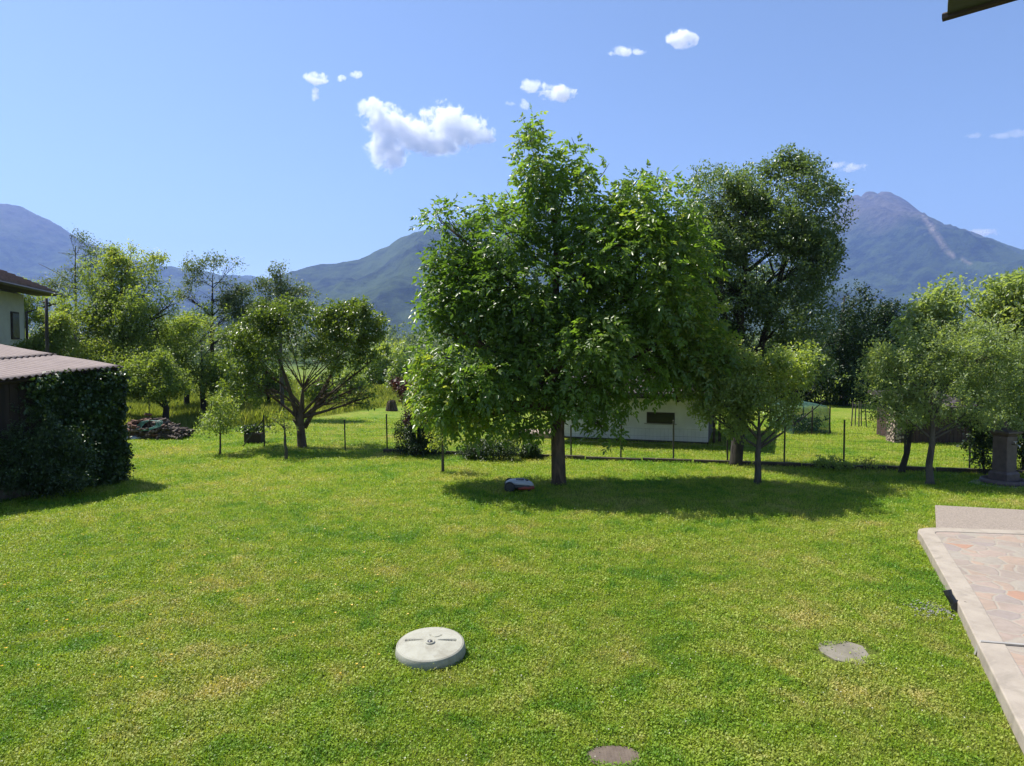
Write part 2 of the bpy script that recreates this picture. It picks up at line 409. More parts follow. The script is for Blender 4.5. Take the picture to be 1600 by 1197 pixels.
def bez(a, b, c, n=6):
    return [a*(1-t)**2+b*2*t*(1-t)+c*t*t for t in [i/(n-1) for i in range(n)]]
TREE_ID = [0]
def tree(name, label, base, lobes, r, top, mat, bark='bark', n=900, k=9, spread=.17, L=.07, Wf=.5, droop=.10,
         pinnate=False, group=None, dist=None, gap=-.25, shell=.55, twigs=50, gs=1.6, fork=.45, cat='tree', lean=0, trunks=None, sub=4, zmin=.02, flare=1.35, upright=0.0, seg=9, limb=.42):
    TREE_ID[0] += 1; seed = TREE_ID[0]*13; rr = random.Random(seed)
    B = G(*base) if dist is None else Vector((W(base[0], 548, dist).x, dist, 0))
    d = B.y; e = empty(name, B, label=label, cat=cat, group=group)
    LB = []
    for l in lobes:
        dd = l[4] if len(l) > 4 else rr.uniform(-.15, .15)*l[2]*d/F
        c = W(l[0], l[1], d+dd); q = d/F
        LB.append((c, (l[2]*q, l[5] if len(l) > 5 else .85*l[2]*q, l[3]*q)))
    SUB = []
    for c, rd in LB:
        for _ in range(sub):
            th = rr.uniform(0, 6.283); ph = rr.uniform(-.75, 1.25); f = rr.uniform(.82, 1.08)
            dv = Vector((math.cos(th)*math.cos(ph)*rd[0], math.sin(th)*math.cos(ph)*rd[1], math.sin(ph)*rd[2]))*f; k_ = rr.uniform(.22, .42)
            SUB.append((c+dv, (rd[0]*k_, rd[1]*k_, rd[2]*k_*rr.uniform(.8, 1.3))))
    C, OUT, r_ = clusters(LB+SUB, n, seed, shell, gap, gs)
    if zmin > .05:
        kk = C[:, 2] > zmin+r_.normal(0, .08, len(C)); C, OUT = C[kk], OUT[kk]
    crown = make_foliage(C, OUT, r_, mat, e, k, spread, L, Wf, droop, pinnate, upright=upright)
    mb = MB()
    T = W(top[0], top[1], d); H = T.z
    mids = [B.lerp(T, f)+Vector((rr.uniform(-1,1), rr.uniform(-1,1), 0))*r*.5 for f in (.2, .4, .6, .8)]
    path = [B+Vector((0,0,-.06)), B+Vector((0,0,.10))]+mids+[T]
    rad = [r*flare*1.1, r*1.08, r*.97, r*.85, r*.66, r*.42, r*.14]
    mb.tube(path, rad, seg)
    zs = [p.z for p in path]
    def on_trunk(z):
        for i in range(1, len(path)):
            if path[i].z >= z:
                f = (z-zs[i-1])/max(zs[i]-zs[i-1], 1e-6); return path[i-1].lerp(path[i], f), rad[i-1]*(1-f)+rad[i]*f
        return path[-1], rad[-1]
    for c, rd in LB:
        low = H*fork; z = min(max(low, c.z-abs(c.x-B.x)*.75-rd[2]*.5), H*.92); z = max(z, low*.98)
        s, sr = on_trunk(z+rr.uniform(0, .1)*H)
        m_ = s.lerp(c, .45)+Vector((0, 0, (c-s).length*.10*rr.uniform(-.4, 1.4)))
        pts = bez(s, m_, c, 6); r0 = min(sr*.75, max(.012, r*limb))
        mb.tube(pts, [r0*(1-.75*i/5) for i in range(6)], 6)
        # twigs that end in the leaf clusters
        dd = np.linalg.norm((C-np.array(c))/np.array(rd), axis=1); idx = np.where(dd < 1.15)[0]
        k2 = max(2, int(twigs/len(LB)))
        if len(idx):
            for j in r_.choice(idx, min(k2, len(idx)), replace=False):
                p = Vector(C[j]); q = pts[rr.randint(2, 5)]
                mm = q.lerp(p, .5)+Vector((rr.uniform(-.1,.1), rr.uniform(-.1,.1), rr.uniform(-.02,.15)))*(p-q).length
                rt = max(.005, r0*.28); mb.tube(bez(q, mm, p, 4), [rt, rt*.75, rt*.5, rt*.25], 4, cap=False)
    tk = mb.build('trunk', M[bark], e, smooth=True)
    if trunks:
        for (b2, t2, r2) in trunks:
            m2 = MB(); b2 = W(b2[0], b2[1], d+.05); t2 = W(t2[0], t2[1], d)
            m2.tube(bez(b2, b2.lerp(t2, .5)+Vector((.08,0,0)), t2, 7), [r2*(1-.1*i) for i in range(7)], 8)
            m2.build('limb', M[bark], e, smooth=True)
    return e

# --- the walnut in the middle of the lawn
walnut = tree('walnut_tree', 'big broad walnut tree with thick trunk in the middle of the lawn', (873, 757), [
    (843,268,32,52,0,.7), (828,218,14,28,0,.3), (880,315,55,50,0,.9), (900,250,16,26,0,.3), (790,365,58,50,.2,1.0), (1020,330,58,55,0,.9), (985,325,32,32,0,.6),
    (950,390,105,65,-.2,1.3), (820,450,125,85,0,1.5), (1010,440,105,90,.2,1.5), (735,470,58,78,0,1.1),
    (745,560,92,78,-.1,1.3), (880,555,115,88,-.2,1.6), (1010,548,92,66,.2,1.4), (700,610,58,56,-.1,.9),
    (800,632,76,50,0,1.2), (935,605,58,42,-.1,.8), (1065,520,58,75,.3,1.0), (690,345,28,26,0,.4), (680,555,26,40,0,.5),
    (1095,555,34,55,0,.7), (690,500,35,45,-.1,.6), (945,672,20,34,-.1,.3), (735,655,40,24,0,.6), (1078,400,38,50,0,.6), (700,395,26,30,0,.4), (715,590,62,62,-.1,1.0), (684,592,26,36,-.1,.5), (700,440,30,50,0,.6)],
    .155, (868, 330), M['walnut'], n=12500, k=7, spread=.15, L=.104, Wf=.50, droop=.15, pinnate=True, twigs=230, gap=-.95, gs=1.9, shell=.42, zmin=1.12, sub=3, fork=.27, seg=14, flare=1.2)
mb = MB()
for (x, y, x2, y2) in [(690,350,672,318),(822,215,818,186),(822,215,838,192),(900,240,893,215),(930,285,952,255),(1015,300,1030,262),(990,290,1002,268),(800,320,790,296)]:
    a = W(x, y, 15.2); b = W(x2, y2, 15.2); mb = MB(); mb.tube([a, a.lerp(b, .5)+Vector((.03,0,0)), b], [.014,.010,.004], 5); mb.build('shoot', M['bark_grey'], walnut)
Cs = np.array([tuple(W(x, y, 15.2)) for x, y in [(672,322),(680,330),(668,330),(690,335),(818,190),(820,198),(838,196),(832,205),(894,220),(898,228),(950,258),(946,268),(940,276),(1028,266),(1020,274),(1003,270),(790,298),(795,306),(815,212),(828,215),(1024,285),(1010,280)]*2])
make_foliage(Cs, nrm(rng.normal(size=Cs.shape)+np.array([0,0,.6])), rng, M['walnut'], walnut, 7, .12, .105, .42, .35, True, name='shoot_leaves')

# --- tall tree behind, beside the fence
tree('tall_tree', 'tall dark grey-green tree rising behind the fence, right of the walnut', (1150, 728), [
    (1232,298,52,44,0,1.2), (1185,300,38,38,0,.9), (1118,300,50,44,0,1.1), (1150,350,60,55,.2,1.3), (1200,345,85,60,0,1.6), (1275,345,42,50,0,1.0), (1110,370,60,62,0,1.4),
    (1225,420,78,60,.2,1.7), (1140,460,70,60,.3,1.5), (1225,500,68,62,0,1.5), (1160,560,52,52,.2,1.2), (1240,560,55,45,.2,1.2), (1090,440,45,55,.6,1.0), (1110,520,45,55,.6,1.0), (1275,400,32,35,0,.8),(1120,610,35,45,.5,.6)],
    .155, (1165, 330), M['tall'], 'bark_dark', flare=1.15, sub=4, n=10500, k=11, spread=.14, L=.070, Wf=.55, twigs=200, gap=-.28, gs=2.2, fork=.34, shell=.4,
    trunks=[((1160,640),(1240,350),.11), ((1150,660),(1120,400),.09)])
# --- fruit trees in front of the fence
tree('fruit_tree', 'small open fruit tree with forked trunk in front of the tall tree', (1184, 757), [
    (1175,600,48,42,0,.8), (1238,580,52,38,0,.8), (1275,605,34,38,0,.6), (1290,625,18,20,0,.3), (1205,640,62,32,0,.9), (1130,618,36,40,0,.6), (1100,640,20,26,0,.4), (1240,650,40,28,0,.6), (1160,665,40,20,0,.6), (1085,600,26,26,0,.4), (1150,570,35,28,.2,.5)],
    .075, (1186, 640), M['apple'], 'bark_grey', sub=6, n=1900, k=10, spread=.14, L=.075, Wf=.55, twigs=130, gap=-.05, gs=3, fork=.40, flare=1.5, upright=.6, group='young fruit trees')
tree('fruit_tree', 'bushy round fruit tree on a straight stem left of the stone pump', (1453, 757), [
    (1395,590,52,50,.3,.9), (1455,552,64,46,.3,1.0), (1520,560,60,48,.4,1.0), (1480,530,50,28,.3,.8), (1475,620,82,50,.2,1.2), (1575,600,50,60,.6,.9), (1400,640,32,32,.2,.6), (1545,640,50,40,.5,.8), (1380,560,28,30,.2,.5), (1560,540,45,35,.5,.8)],
    .075, (1456, 600), M['pale'], 'bark_grey', n=3600, k=10, spread=.13, L=.070, Wf=.36, twigs=100, gap=-.42, gs=2.6, fork=.42, flare=1.6, upright=.5, group='young fruit trees')
tree('fruit_tree', 'leaning ivy-clad fruit tree standing against the low fence kerb', (1409, 739), [
    (1385,640,28,34,.1,.5), (1370,610,22,26,.1,.4), (1420,650,30,24,.1,.5), (1440,640,26,24,.1,.5)],
    .075, (1430, 655), M['soft'], 'bark_dark', n=420, k=9, spread=.12, L=.055, Wf=.45, twigs=60, gap=-.3, gs=3, fork=.35, flare=1.2, group='young fruit trees')
tree('persimmon_tree', 'broad persimmon tree with big glossy leaves at the right edge', (1560, 738), [
    (1500,470,46,34,0,.9), (1495,510,55,40,.2,1.0), (1550,500,55,44,0,1.1), (1465,505,30,34,0,.6), (1565,468,48,30,0,1.0), (1610,490,50,56,0,1.0), (1455,480,30,28,0,.6), (1530,520,60,35,0,1.1), (1450,520,32,26,0,.6), (1640,560,60,70,0,1.2), (1590,446,30,20,0,.6), (1420,510,20,18,0,.4)],
    .11, (1562, 500), M['pale'], 'bark_grey', n=3000, k=8, spread=.16, L=.105, Wf=.5, twigs=120, gap=-.25, gs=2.2, fork=.55, droop=.45)
# --- fig on the left
tree('fig_tree', 'spreading low fruit tree with stout forked trunk on the left', (472, 699), [
    (420,525,55,38,0,1.3), (480,505,50,34,0,1.2), (545,510,42,32,0,1.0), (580,515,24,26,0,.6), (395,565,36,32,0,.9), (450,560,60,35,.2,1.3), (525,555,52,35,0,1.2), (575,570,20,26,0,.5), (560,605,26,26,0,.5), (395,605,36,28,0,.9), (430,610,36,22,-.3,.8), (480,570,50,30,-.4,.9), (520,600,34,20,-.3,.6), (545,612,30,20,.2,.6), (500,590,46,24,.5,.9),(575,620,9,18,0,.25), (545,490,26,18,0,.7), (440,488,36,18,0,.9)],
    .135, (474, 600), M['fig'], 'bark', n=3300, k=9, spread=.15, L=.088, Wf=.6, twigs=260, gap=.0, gs=2.1, fork=.42, shell=.6, flare=1.25, limb=.42,
    trunks=[((470,672),(430,545),.085), ((476,668),(528,560),.085), ((470,680),(458,655),.075)])
# --- saplings
SG = 'saplings on the lawn'
tree('sapling', 'leafy young sapling near the brick heap', (344, 711), [
    (344,650,28,24,0,.5), (330,665,18,16,0,.4), (360,662,16,16,0,.35), (346,632,16,14,0,.3)],
    .028, (344, 635), M['soft'], 'bark_grey', n=340, k=8, spread=.12, L=.065, twigs=30, gs=3, fork=.3, group=SG, upright=.7)
tree('sapling', 'pruned young sapling with thick stub stem and few leaves', (447, 718), [
    (438,662,14,12,0,.3), (452,668,12,12,0,.25), (428,655,9,9,0,.2), (446,652,8,8,0,.2)],
    .045, (444, 655), M['light'], 'bark_grey', n=75, k=6, spread=.12, L=.06, twigs=22, gs=3, fork=.7, group=SG, upright=.6, flare=1.1)
tree('sapling', 'thin sapling with a grass tuft at its foot under the walnut branches', (692, 738), [
    (690,670,18,18,0,.35), (700,655,16,20,0,.3), (682,690,10,10,0,.2)],
    .035, (692, 650), M['light'], 'bark_grey', n=110, k=7, spread=.12, L=.07, twigs=22, gs=3, fork=.4, group=SG)

# --- trees beyond, left side
BG = 'trees beyond the fence on the left'
tree('birch_tree', 'tall pale green tree behind the shed roof', (187, 0), [
    (205,415,42,30), (160,430,44,34), (228,460,46,44), (140,480,45,40), (195,500,55,42), (245,515,38,42), (120,525,36,36), (190,560,70,35), (255,570,40,34), (175,400,22,18), (262,480,20,24)],
    .16, (190, 420), M['light'], 'bark_dark', n=4300, k=9, spread=.22, L=.10, twigs=200, gap=-.02, gs=1.3, dist=29, group=BG, shell=.5, fork=.4)
tree('thin_tree', 'sparse hazy tree with bare branches above the pale green tree', (118, 0), [
    (108,368,18,12), (128,380,20,14), (90,395,22,12), (145,395,24,16), (60,412,22,10), (108,420,32,14), (150,425,26,16), (75,435,30,14), (110,450,44,18)],
    .11, (118, 385), M['hazy'], 'bark_grey', n=800, k=7, spread=.3, L=.10, twigs=200, gap=0, gs=1.3, dist=38, group=BG, fork=.6)
tree('thin_tree', 'open dark-branched tree with wispy crown left of the fig', (330, 0), [
    (306,418,18,14), (335,408,20,12), (362,420,20,14), (318,440,26,14), (350,440,24,14), (380,452,18,10), (295,465,20,14), (330,468,34,16), (368,475,30,14), (300,495,28,16), (345,500,40,20), (390,490,20,16)],
    .12, (332, 430), M['hazy'], 'bark_dark', n=2100, k=7, spread=.26, L=.10, twigs=260, gap=-.05, gs=1.5, dist=34, group=BG, fork=.45)
tree('airy_tree', 'airy upright tree rising behind the spreading fruit tree', (440, 0), [
    (437,425,15,16), (420,445,22,14), (455,450,22,14), (480,455,16,9), (430,470,34,16), (470,478,24,12), (410,490,25,15)],
    .09, (438, 425), M['hazy'], 'bark_grey', n=850, k=8, spread=.2, L=.095, twigs=100, gap=-.1, gs=1.8, dist=30, group=BG, fork=.5)
for (px, d, lb, lobes, mt) in [
    (75, 27, 'yellow-green bushy tree directly behind the shed beside the white house', [(75,520,32,30), (60,545,28,28), (105,520,26,28), (95,550,36,26)], 'light'),
    (255, 27, 'rounded light green tree behind the brick heap', [(230,585,38,30), (275,570,38,34), (255,600,50,24), (215,600,26,24)], 'light'),
    (290, 33, 'loose pale tree with leaning dark limbs behind the two rounded trees', [(285,525,40,34), (258,545,34,32), (312,505,36,26), (290,565,50,32), (340,505,30,24), (240,520,26,26)], 'soft'),
    (315, 30, 'dense light green tree between brick heap and sapling', [(315,540,44,38), (350,525,38,32), (300,575,44,36), (355,568,42,34), (325,598,50,22)], 'light'),
    (385, 33, 'mid green tree right behind the spreading fruit tree', [(385,545,36,34), (405,575,40,34), (375,598,38,22), (425,600,32,20)], 'soft'),
    (20, 34, 'pale bushy tree rising behind the tiled house roof', [(30,470,40,30), (0,500,50,40), (60,490,30,28)], 'light')]:
    tree('bushy_tree', lb, (px, 0), lobes, .13, (px, lobes[0][1]+10), M[mt], 'bark_dark', n=2000, k=9, spread=.2, L=.10, twigs=110, gap=.05, gs=1.7, dist=d, group=BG, fork=.3)
for px, py, s, lb in [(418,640,20,'small dark-stemmed orchard tree at the meadow edge behind the corner post'), (503,636,16,'little orchard tree in the mown strip behind the spreading tree'), (548,622,13,'farthest little orchard tree near the stump')]:
    tree('orchard_tree', lb, (px, py+2), [(px,py-s*2.1,s*1.5,s*.9), (px-s,py-s*1.7,s,s*.7), (px+s,py-s*1.8,s,s*.7)], .12, (px, py-s*2), M['soft'], 'bark_dark', n=420, k=8, spread=.25, L=.13, twigs=40, gs=1.4, group='orchard trees in the meadow', fork=.5)
for px, d, lobes, lb in [
    (600, 55, [(600,560,24,20), (585,585,24,20), (620,580,24,24)], 'grey-green tree far behind the tree stump'),
    (640, 48, [(638,555,22,22), (650,580,26,26), (625,590,20,20)], 'olive tree just left of the walnut crown'),
    (560, 70, [(560,575,20,16), (540,590,22,14), (575,595,20,12)], 'far small tree below the mountain foot')]:
    tree('far_tree', lb, (px, 0), lobes, .2, (px, lobes[0][1]), M['soft'], 'bark_dark', n=600, k=9, spread=.45, L=.22, twigs=20, gap=-.5, gs=.8, dist=d, group='trees far beyond the mown strip')

# --- shrubs along the fence
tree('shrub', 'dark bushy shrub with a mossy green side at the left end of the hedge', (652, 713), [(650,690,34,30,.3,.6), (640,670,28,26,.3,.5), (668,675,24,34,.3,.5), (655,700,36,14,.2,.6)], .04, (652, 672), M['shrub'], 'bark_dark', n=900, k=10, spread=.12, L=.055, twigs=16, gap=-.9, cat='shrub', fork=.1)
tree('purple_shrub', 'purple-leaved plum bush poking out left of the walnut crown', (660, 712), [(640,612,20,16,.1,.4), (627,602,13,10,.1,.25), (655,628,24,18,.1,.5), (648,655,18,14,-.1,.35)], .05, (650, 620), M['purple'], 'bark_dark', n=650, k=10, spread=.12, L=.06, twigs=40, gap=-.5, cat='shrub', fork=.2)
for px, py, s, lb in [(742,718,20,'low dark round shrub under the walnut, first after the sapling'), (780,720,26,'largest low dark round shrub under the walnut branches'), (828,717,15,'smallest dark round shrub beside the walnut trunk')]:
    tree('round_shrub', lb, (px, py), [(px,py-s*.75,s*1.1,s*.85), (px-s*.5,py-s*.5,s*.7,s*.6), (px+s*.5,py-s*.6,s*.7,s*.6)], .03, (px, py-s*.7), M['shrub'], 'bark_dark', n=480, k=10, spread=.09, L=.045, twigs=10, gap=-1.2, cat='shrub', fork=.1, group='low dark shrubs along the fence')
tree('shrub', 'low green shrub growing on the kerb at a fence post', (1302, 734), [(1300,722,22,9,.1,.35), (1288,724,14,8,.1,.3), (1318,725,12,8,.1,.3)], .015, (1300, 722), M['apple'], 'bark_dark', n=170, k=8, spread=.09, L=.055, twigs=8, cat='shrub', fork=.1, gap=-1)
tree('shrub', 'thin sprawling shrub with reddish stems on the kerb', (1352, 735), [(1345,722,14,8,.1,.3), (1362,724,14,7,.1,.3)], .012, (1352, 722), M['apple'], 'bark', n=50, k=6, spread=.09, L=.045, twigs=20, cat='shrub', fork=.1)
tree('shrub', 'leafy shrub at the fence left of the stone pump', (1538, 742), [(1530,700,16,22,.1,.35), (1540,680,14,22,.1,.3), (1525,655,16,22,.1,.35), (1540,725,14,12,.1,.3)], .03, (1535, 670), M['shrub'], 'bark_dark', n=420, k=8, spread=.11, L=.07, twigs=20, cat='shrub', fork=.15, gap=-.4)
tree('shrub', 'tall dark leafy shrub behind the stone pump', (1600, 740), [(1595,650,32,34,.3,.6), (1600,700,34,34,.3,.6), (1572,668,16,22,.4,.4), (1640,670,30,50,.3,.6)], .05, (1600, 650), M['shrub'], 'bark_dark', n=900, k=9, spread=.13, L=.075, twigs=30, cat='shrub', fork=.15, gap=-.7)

# --- dark trees behind on the right
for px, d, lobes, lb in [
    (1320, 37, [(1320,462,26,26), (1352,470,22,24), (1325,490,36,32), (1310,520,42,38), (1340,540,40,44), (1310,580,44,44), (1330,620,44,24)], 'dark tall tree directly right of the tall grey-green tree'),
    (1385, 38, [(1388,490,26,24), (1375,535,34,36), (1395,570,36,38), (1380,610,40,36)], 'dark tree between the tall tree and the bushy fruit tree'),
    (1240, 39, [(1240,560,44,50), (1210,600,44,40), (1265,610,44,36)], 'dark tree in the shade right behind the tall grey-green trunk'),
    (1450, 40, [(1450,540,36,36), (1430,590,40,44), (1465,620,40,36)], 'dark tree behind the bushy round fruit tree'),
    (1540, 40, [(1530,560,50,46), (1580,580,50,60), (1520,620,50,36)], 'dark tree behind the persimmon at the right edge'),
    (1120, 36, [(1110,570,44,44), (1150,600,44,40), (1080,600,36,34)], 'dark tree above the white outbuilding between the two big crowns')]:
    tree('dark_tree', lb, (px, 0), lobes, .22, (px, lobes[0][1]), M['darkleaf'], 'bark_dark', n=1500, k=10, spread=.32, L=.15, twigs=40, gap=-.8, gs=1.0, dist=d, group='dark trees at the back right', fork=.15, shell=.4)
# far wood that closes the valley floor
def wood():
    n = 30000; r = np.random.default_rng(5)
    Y = r.uniform(150, 330, n); X = r.uniform(-1.0, 1.0, n)*Y
    top = 6+3.5*vnoise(np.stack([X, Y], -1), .09, 4)+1.5*vnoise(np.stack([X, Y], -1), .35, 6)
    C = np.stack([X, Y, np.abs(r.random(n)**.6*top)+.3], -1)
    e = make_foliage(C, nrm(r.normal(size=(n, 3))), r, M['hazy'], None, 7, 1.3, .75, .6, name='woodland')
    return tag(e, 'distant belt of trees closing the valley floor', 'woodland', kind='stuff')
wood()

# ------------------------------------------------------------------ fence
M['post'] = simple('post_metal', (.035,.045,.035), (.055,.045,.035), 20, .6, .3, .2)
M['wire'] = simple('wire', (.10,.12,.10), (.07,.08,.07), 20, .5, .7, 0)
M['kerb_dark'] = simple('kerb_dark', (.09,.065,.045), (.04,.034,.022), 5, .9, 0, .6, .02)
def fy(x): return 19.15-.22*x
def fence():
    e = empty('wire_fence', (0, fy(0), 0), label='low wire mesh fence on thin dark posts across the back of the lawn', cat='fence')
    pxs = [411, 538, 604, 672, 745, 817, 893, 971, 1054, 1139, 1228, 1322, 1417, 1520, 1626]
    xs = []
    for p in pxs:
        a = (p-800)/F; x = a*19.15/(1+.22*a); xs.append(x)
    for i, x in enumerate(xs):
        h = [1.0,.92,1.12,.95,1,.9,.92,.95,1.12,1.0,1.05,1.22,1.15,1.15,1.1][i]
        lean = random.uniform(-.015, .015); m = MB(); m.tube([(x, fy(x), -.1), (x+lean, fy(x), h)], .022, 8)
        m.tube([(x+lean, fy(x), h), (x+lean, fy(x), h+.012)], [.027,.02], 8); m.build('post', M['post'], e)
    m = MB(); x0 = xs[0]; m.tube([(x0-.75, fy(x0)+.15, 0), (x0, fy(x0), .9)], .02, 6); m.build('strut', M['post'], e)
    m = MB(); A = Vector((xs[0], fy(xs[0])-.024, 0)); B = Vector((xs[-1], fy(xs[-1])-.024, 0)); n = int((B-A).length/.10)
    for k in range(n+1):
        p = A.lerp(B, k/n); m.tube([p+Vector((0,0,.06)), p+Vector((0,0,.9))], .0012, 3, False)
    m.build('wire_mesh', M['wire'], e)
    for z in (.08, .3, .5, .7, .9):
        m = MB(); m.tube([A.lerp(B, k/30)+Vector((0,0,z-.015*(k%2))) for k in range(31)], .0022, 4, False); m.build('tension_wire', M['wire'], e)
fence()
mb = MB()
x = -3.8
while x < 16:
    l = random.uniform(.9, 1.6); mb.box((x+l/2, fy(x+l/2)-.12, .03), (l-.01, .11+random.uniform(-.01,.01), .14+random.uniform(-.03,.03)), math.atan(-.22)+random.uniform(-.006,.006)); x += l
tag(mb.build('fence_kerb', M['kerb_dark'], bevel=.01), 'low brown kerb running along the foot of the wire fence', 'kerb')

# ------------------------------------------------------------------ left shed
M['rooftin'] = simple('corrugated_red', (.215,.165,.150), (.15,.110,.100), 2.2, .75, 0, .15, .01, lo=.3, hi=.7)
M['planks'] = simple('old_planks', (.040,.028,.021), (.016,.012,.010), 7, .9, 0, .6, .02, (1,1,.12))
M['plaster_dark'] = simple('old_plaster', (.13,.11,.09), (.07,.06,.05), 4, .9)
u = Vector((-.5,-.866,0)); v = Vector((-.866,.5,0))
Tc = Vector((-8.9,15.4,0)); 
def roof_z(a, b): return 2.65-.085*a+.085*b
def shed():
    e = empty('garden_shed', Tc, label='old dark wooden shed under a faded red corrugated roof, left edge', cat='shed')
    m = MB(); LU, LV = 5.2, 5.6; o_ = Tc+u*.18+v*.22
    # plank wall facing the lawn and gable walls
    n = 30; m1 = MB()
    for i in range(n):
        a0 = .15+i*(LU-.3)/n; wdt = (LU-.3)/n; c = Tc+u*(a0+wdt/2)+v*(.25+random.uniform(0,.015)); h = roof_z(a0, .25)-.06
        if i < 15 or i > 18: m1.box((c.x, c.y, h/2), (.03, wdt-.008, h), math.atan2(u.y, u.x)-math.pi/2)
        else: m1.box((c.x, c.y, .35+(h-.35)/2), (.03, wdt-.008, h-.35), math.atan2(u.y, u.x)-math.pi/2)
    m1.build('plank_wall', M['planks'], e)
    m2 = MB()
    for a, b, la, lb in ((.17, LV/2, 0, 1), (LU-.17, LV/2, 0, 1), (LU/2, LV-.15, 1, 0)):
        c = Tc+u*a+v*b; L_ = (LU-.4) if la else (LV-.7); h = 2.3 if not la else 2.5
        m2.box((c.x, c.y, h/2), (.14, L_, h), math.atan2((u if la else v).y, (u if la else v).x)-math.pi/2)
    m2.build('rear_wall', M['plaster_dark'], e)
    m3 = MB(); c = Tc+u*LU/2+v*.21
    m3.box((c.x, c.y, .17), (.1, LU-.3, .34), math.atan2(u.y, u.x)-math.pi/2); m3.build('plinth', M['plaster_dark'], e)
    # corrugated roof sheets: two overlapping rows, waves run along v
    for row, (b0, b1, dz) in enumerate(((-.02, 2.9, 0), (2.8, 5.75, .035))):
        na = 330; A = np.linspace(-.06, LU+.1, na); Bv = np.linspace(b0, b1, 9); vs = []; fs = []
        for lay in (0, 1):
            for b in Bv:
                for a in A:
                    z = roof_z(a, b)+dz+.022*math.sin(a*2*math.pi/.13)+.012*math.sin(a*2.1+b*1.3)-lay*.006
                    p = Tc+u*a+v*b; vs.append((p.x, p.y, z))
        nb = len(Bv)
        for lay in (0, 1):
            o = lay*na*nb
            for j in range(nb-1):
                for i in range(na-1):
                    q = (o+j*na+i, o+j*na+i+1, o+(j+1)*na+i+1, o+(j+1)*na+i); fs.append(q if lay else q[::-1])
        for i in range(na-1):
            fs.append((i, i+1, na*nb+i+1, na*nb+i))
        m4 = MB(); m4.add(vs, fs); m4.build('roof_sheet', M['rooftin'], e, smooth=True)
    m5 = MB()
    for b in (.12, 2.8, 5.5):
        m5 = MB(); a0 = Tc+u*0+v*b; a1 = Tc+u*LU+v*b; a0.z = roof_z(0, b)-.09; a1.z = roof_z(LU, b)-.09
        m5.tube([a0, a1], .05, 4); m5.build('rafter', M['planks'], e)
    return e
shed()
# ivy on the wall
def ivy():
    e = empty('ivy', Tc+u*.8+v*.2, label='dense dark ivy climbing over the right end of the shed wall', cat='ivy')
    n = 6500; r = np.random.default_rng(31)
    a = r.random(n)**1.25*2.2-.05; h = r.random(n)
    lim = 1.55-.5*np.abs(h-.35)+.3*np.sin(h*9)+r.exponential(.12, n)
    ok = a < lim; a, h = a[ok], h[ok]; n = len(a)
    z = .05+h*2.45; dep = .05+.22*r.random(n)*(1+.7*np.sin(z*3+a*4))
    lo = np.clip((.5-z)/.5, 0, 1)
    P = np.array(Tc)[None]+np.outer(a, np.array(u))+np.outer(.22-dep-.0*lo, np.array(v)); P[:, 2] = z
    out = np.tile(-np.array(v), (n, 1))
    # the corner wraps
    wrap = a < .12; P[wrap] += np.outer(r.uniform(0, .5, wrap.sum()), np.array(v))
    P[wrap] += -np.array(u)*r.uniform(0, .16, wrap.sum())[:, None]
    make_foliage(P, nrm(out+r.normal(0, .5, (n, 3))), r, M['ivy'], e, 8, .10, .07, .85, .45, name='foliage')
    m = MB()
    for k in range(7):
        a0 = .2+k*.15; pts = [Tc+u*(a0+.08*math.sin(j*1.3+k))+v*.19+Vector((0,0,j*.4)) for j in range(6)]
        m.tube(pts, [.03-.004*j for j in range(6)], 5)
    m.build('stem', M['bark_dark'], e)
ivy()
tree('shrub', 'dark overgrown bush against the plank wall of the shed', (70, 772), [(60,690,52,56,-.3,.35), (95,715,48,50,-.15,.35), (30,725,52,44,-.6,.35), (70,745,70,26,-.35,.4), (115,740,30,26,-.05,.25), (-20,730,40,50,-.9,.4)], .04, (65, 690), M['shrub'], 'bark_dark', n=2300, k=9, spread=.11, L=.05, twigs=30, cat='shrub', fork=.1, gap=-.9)

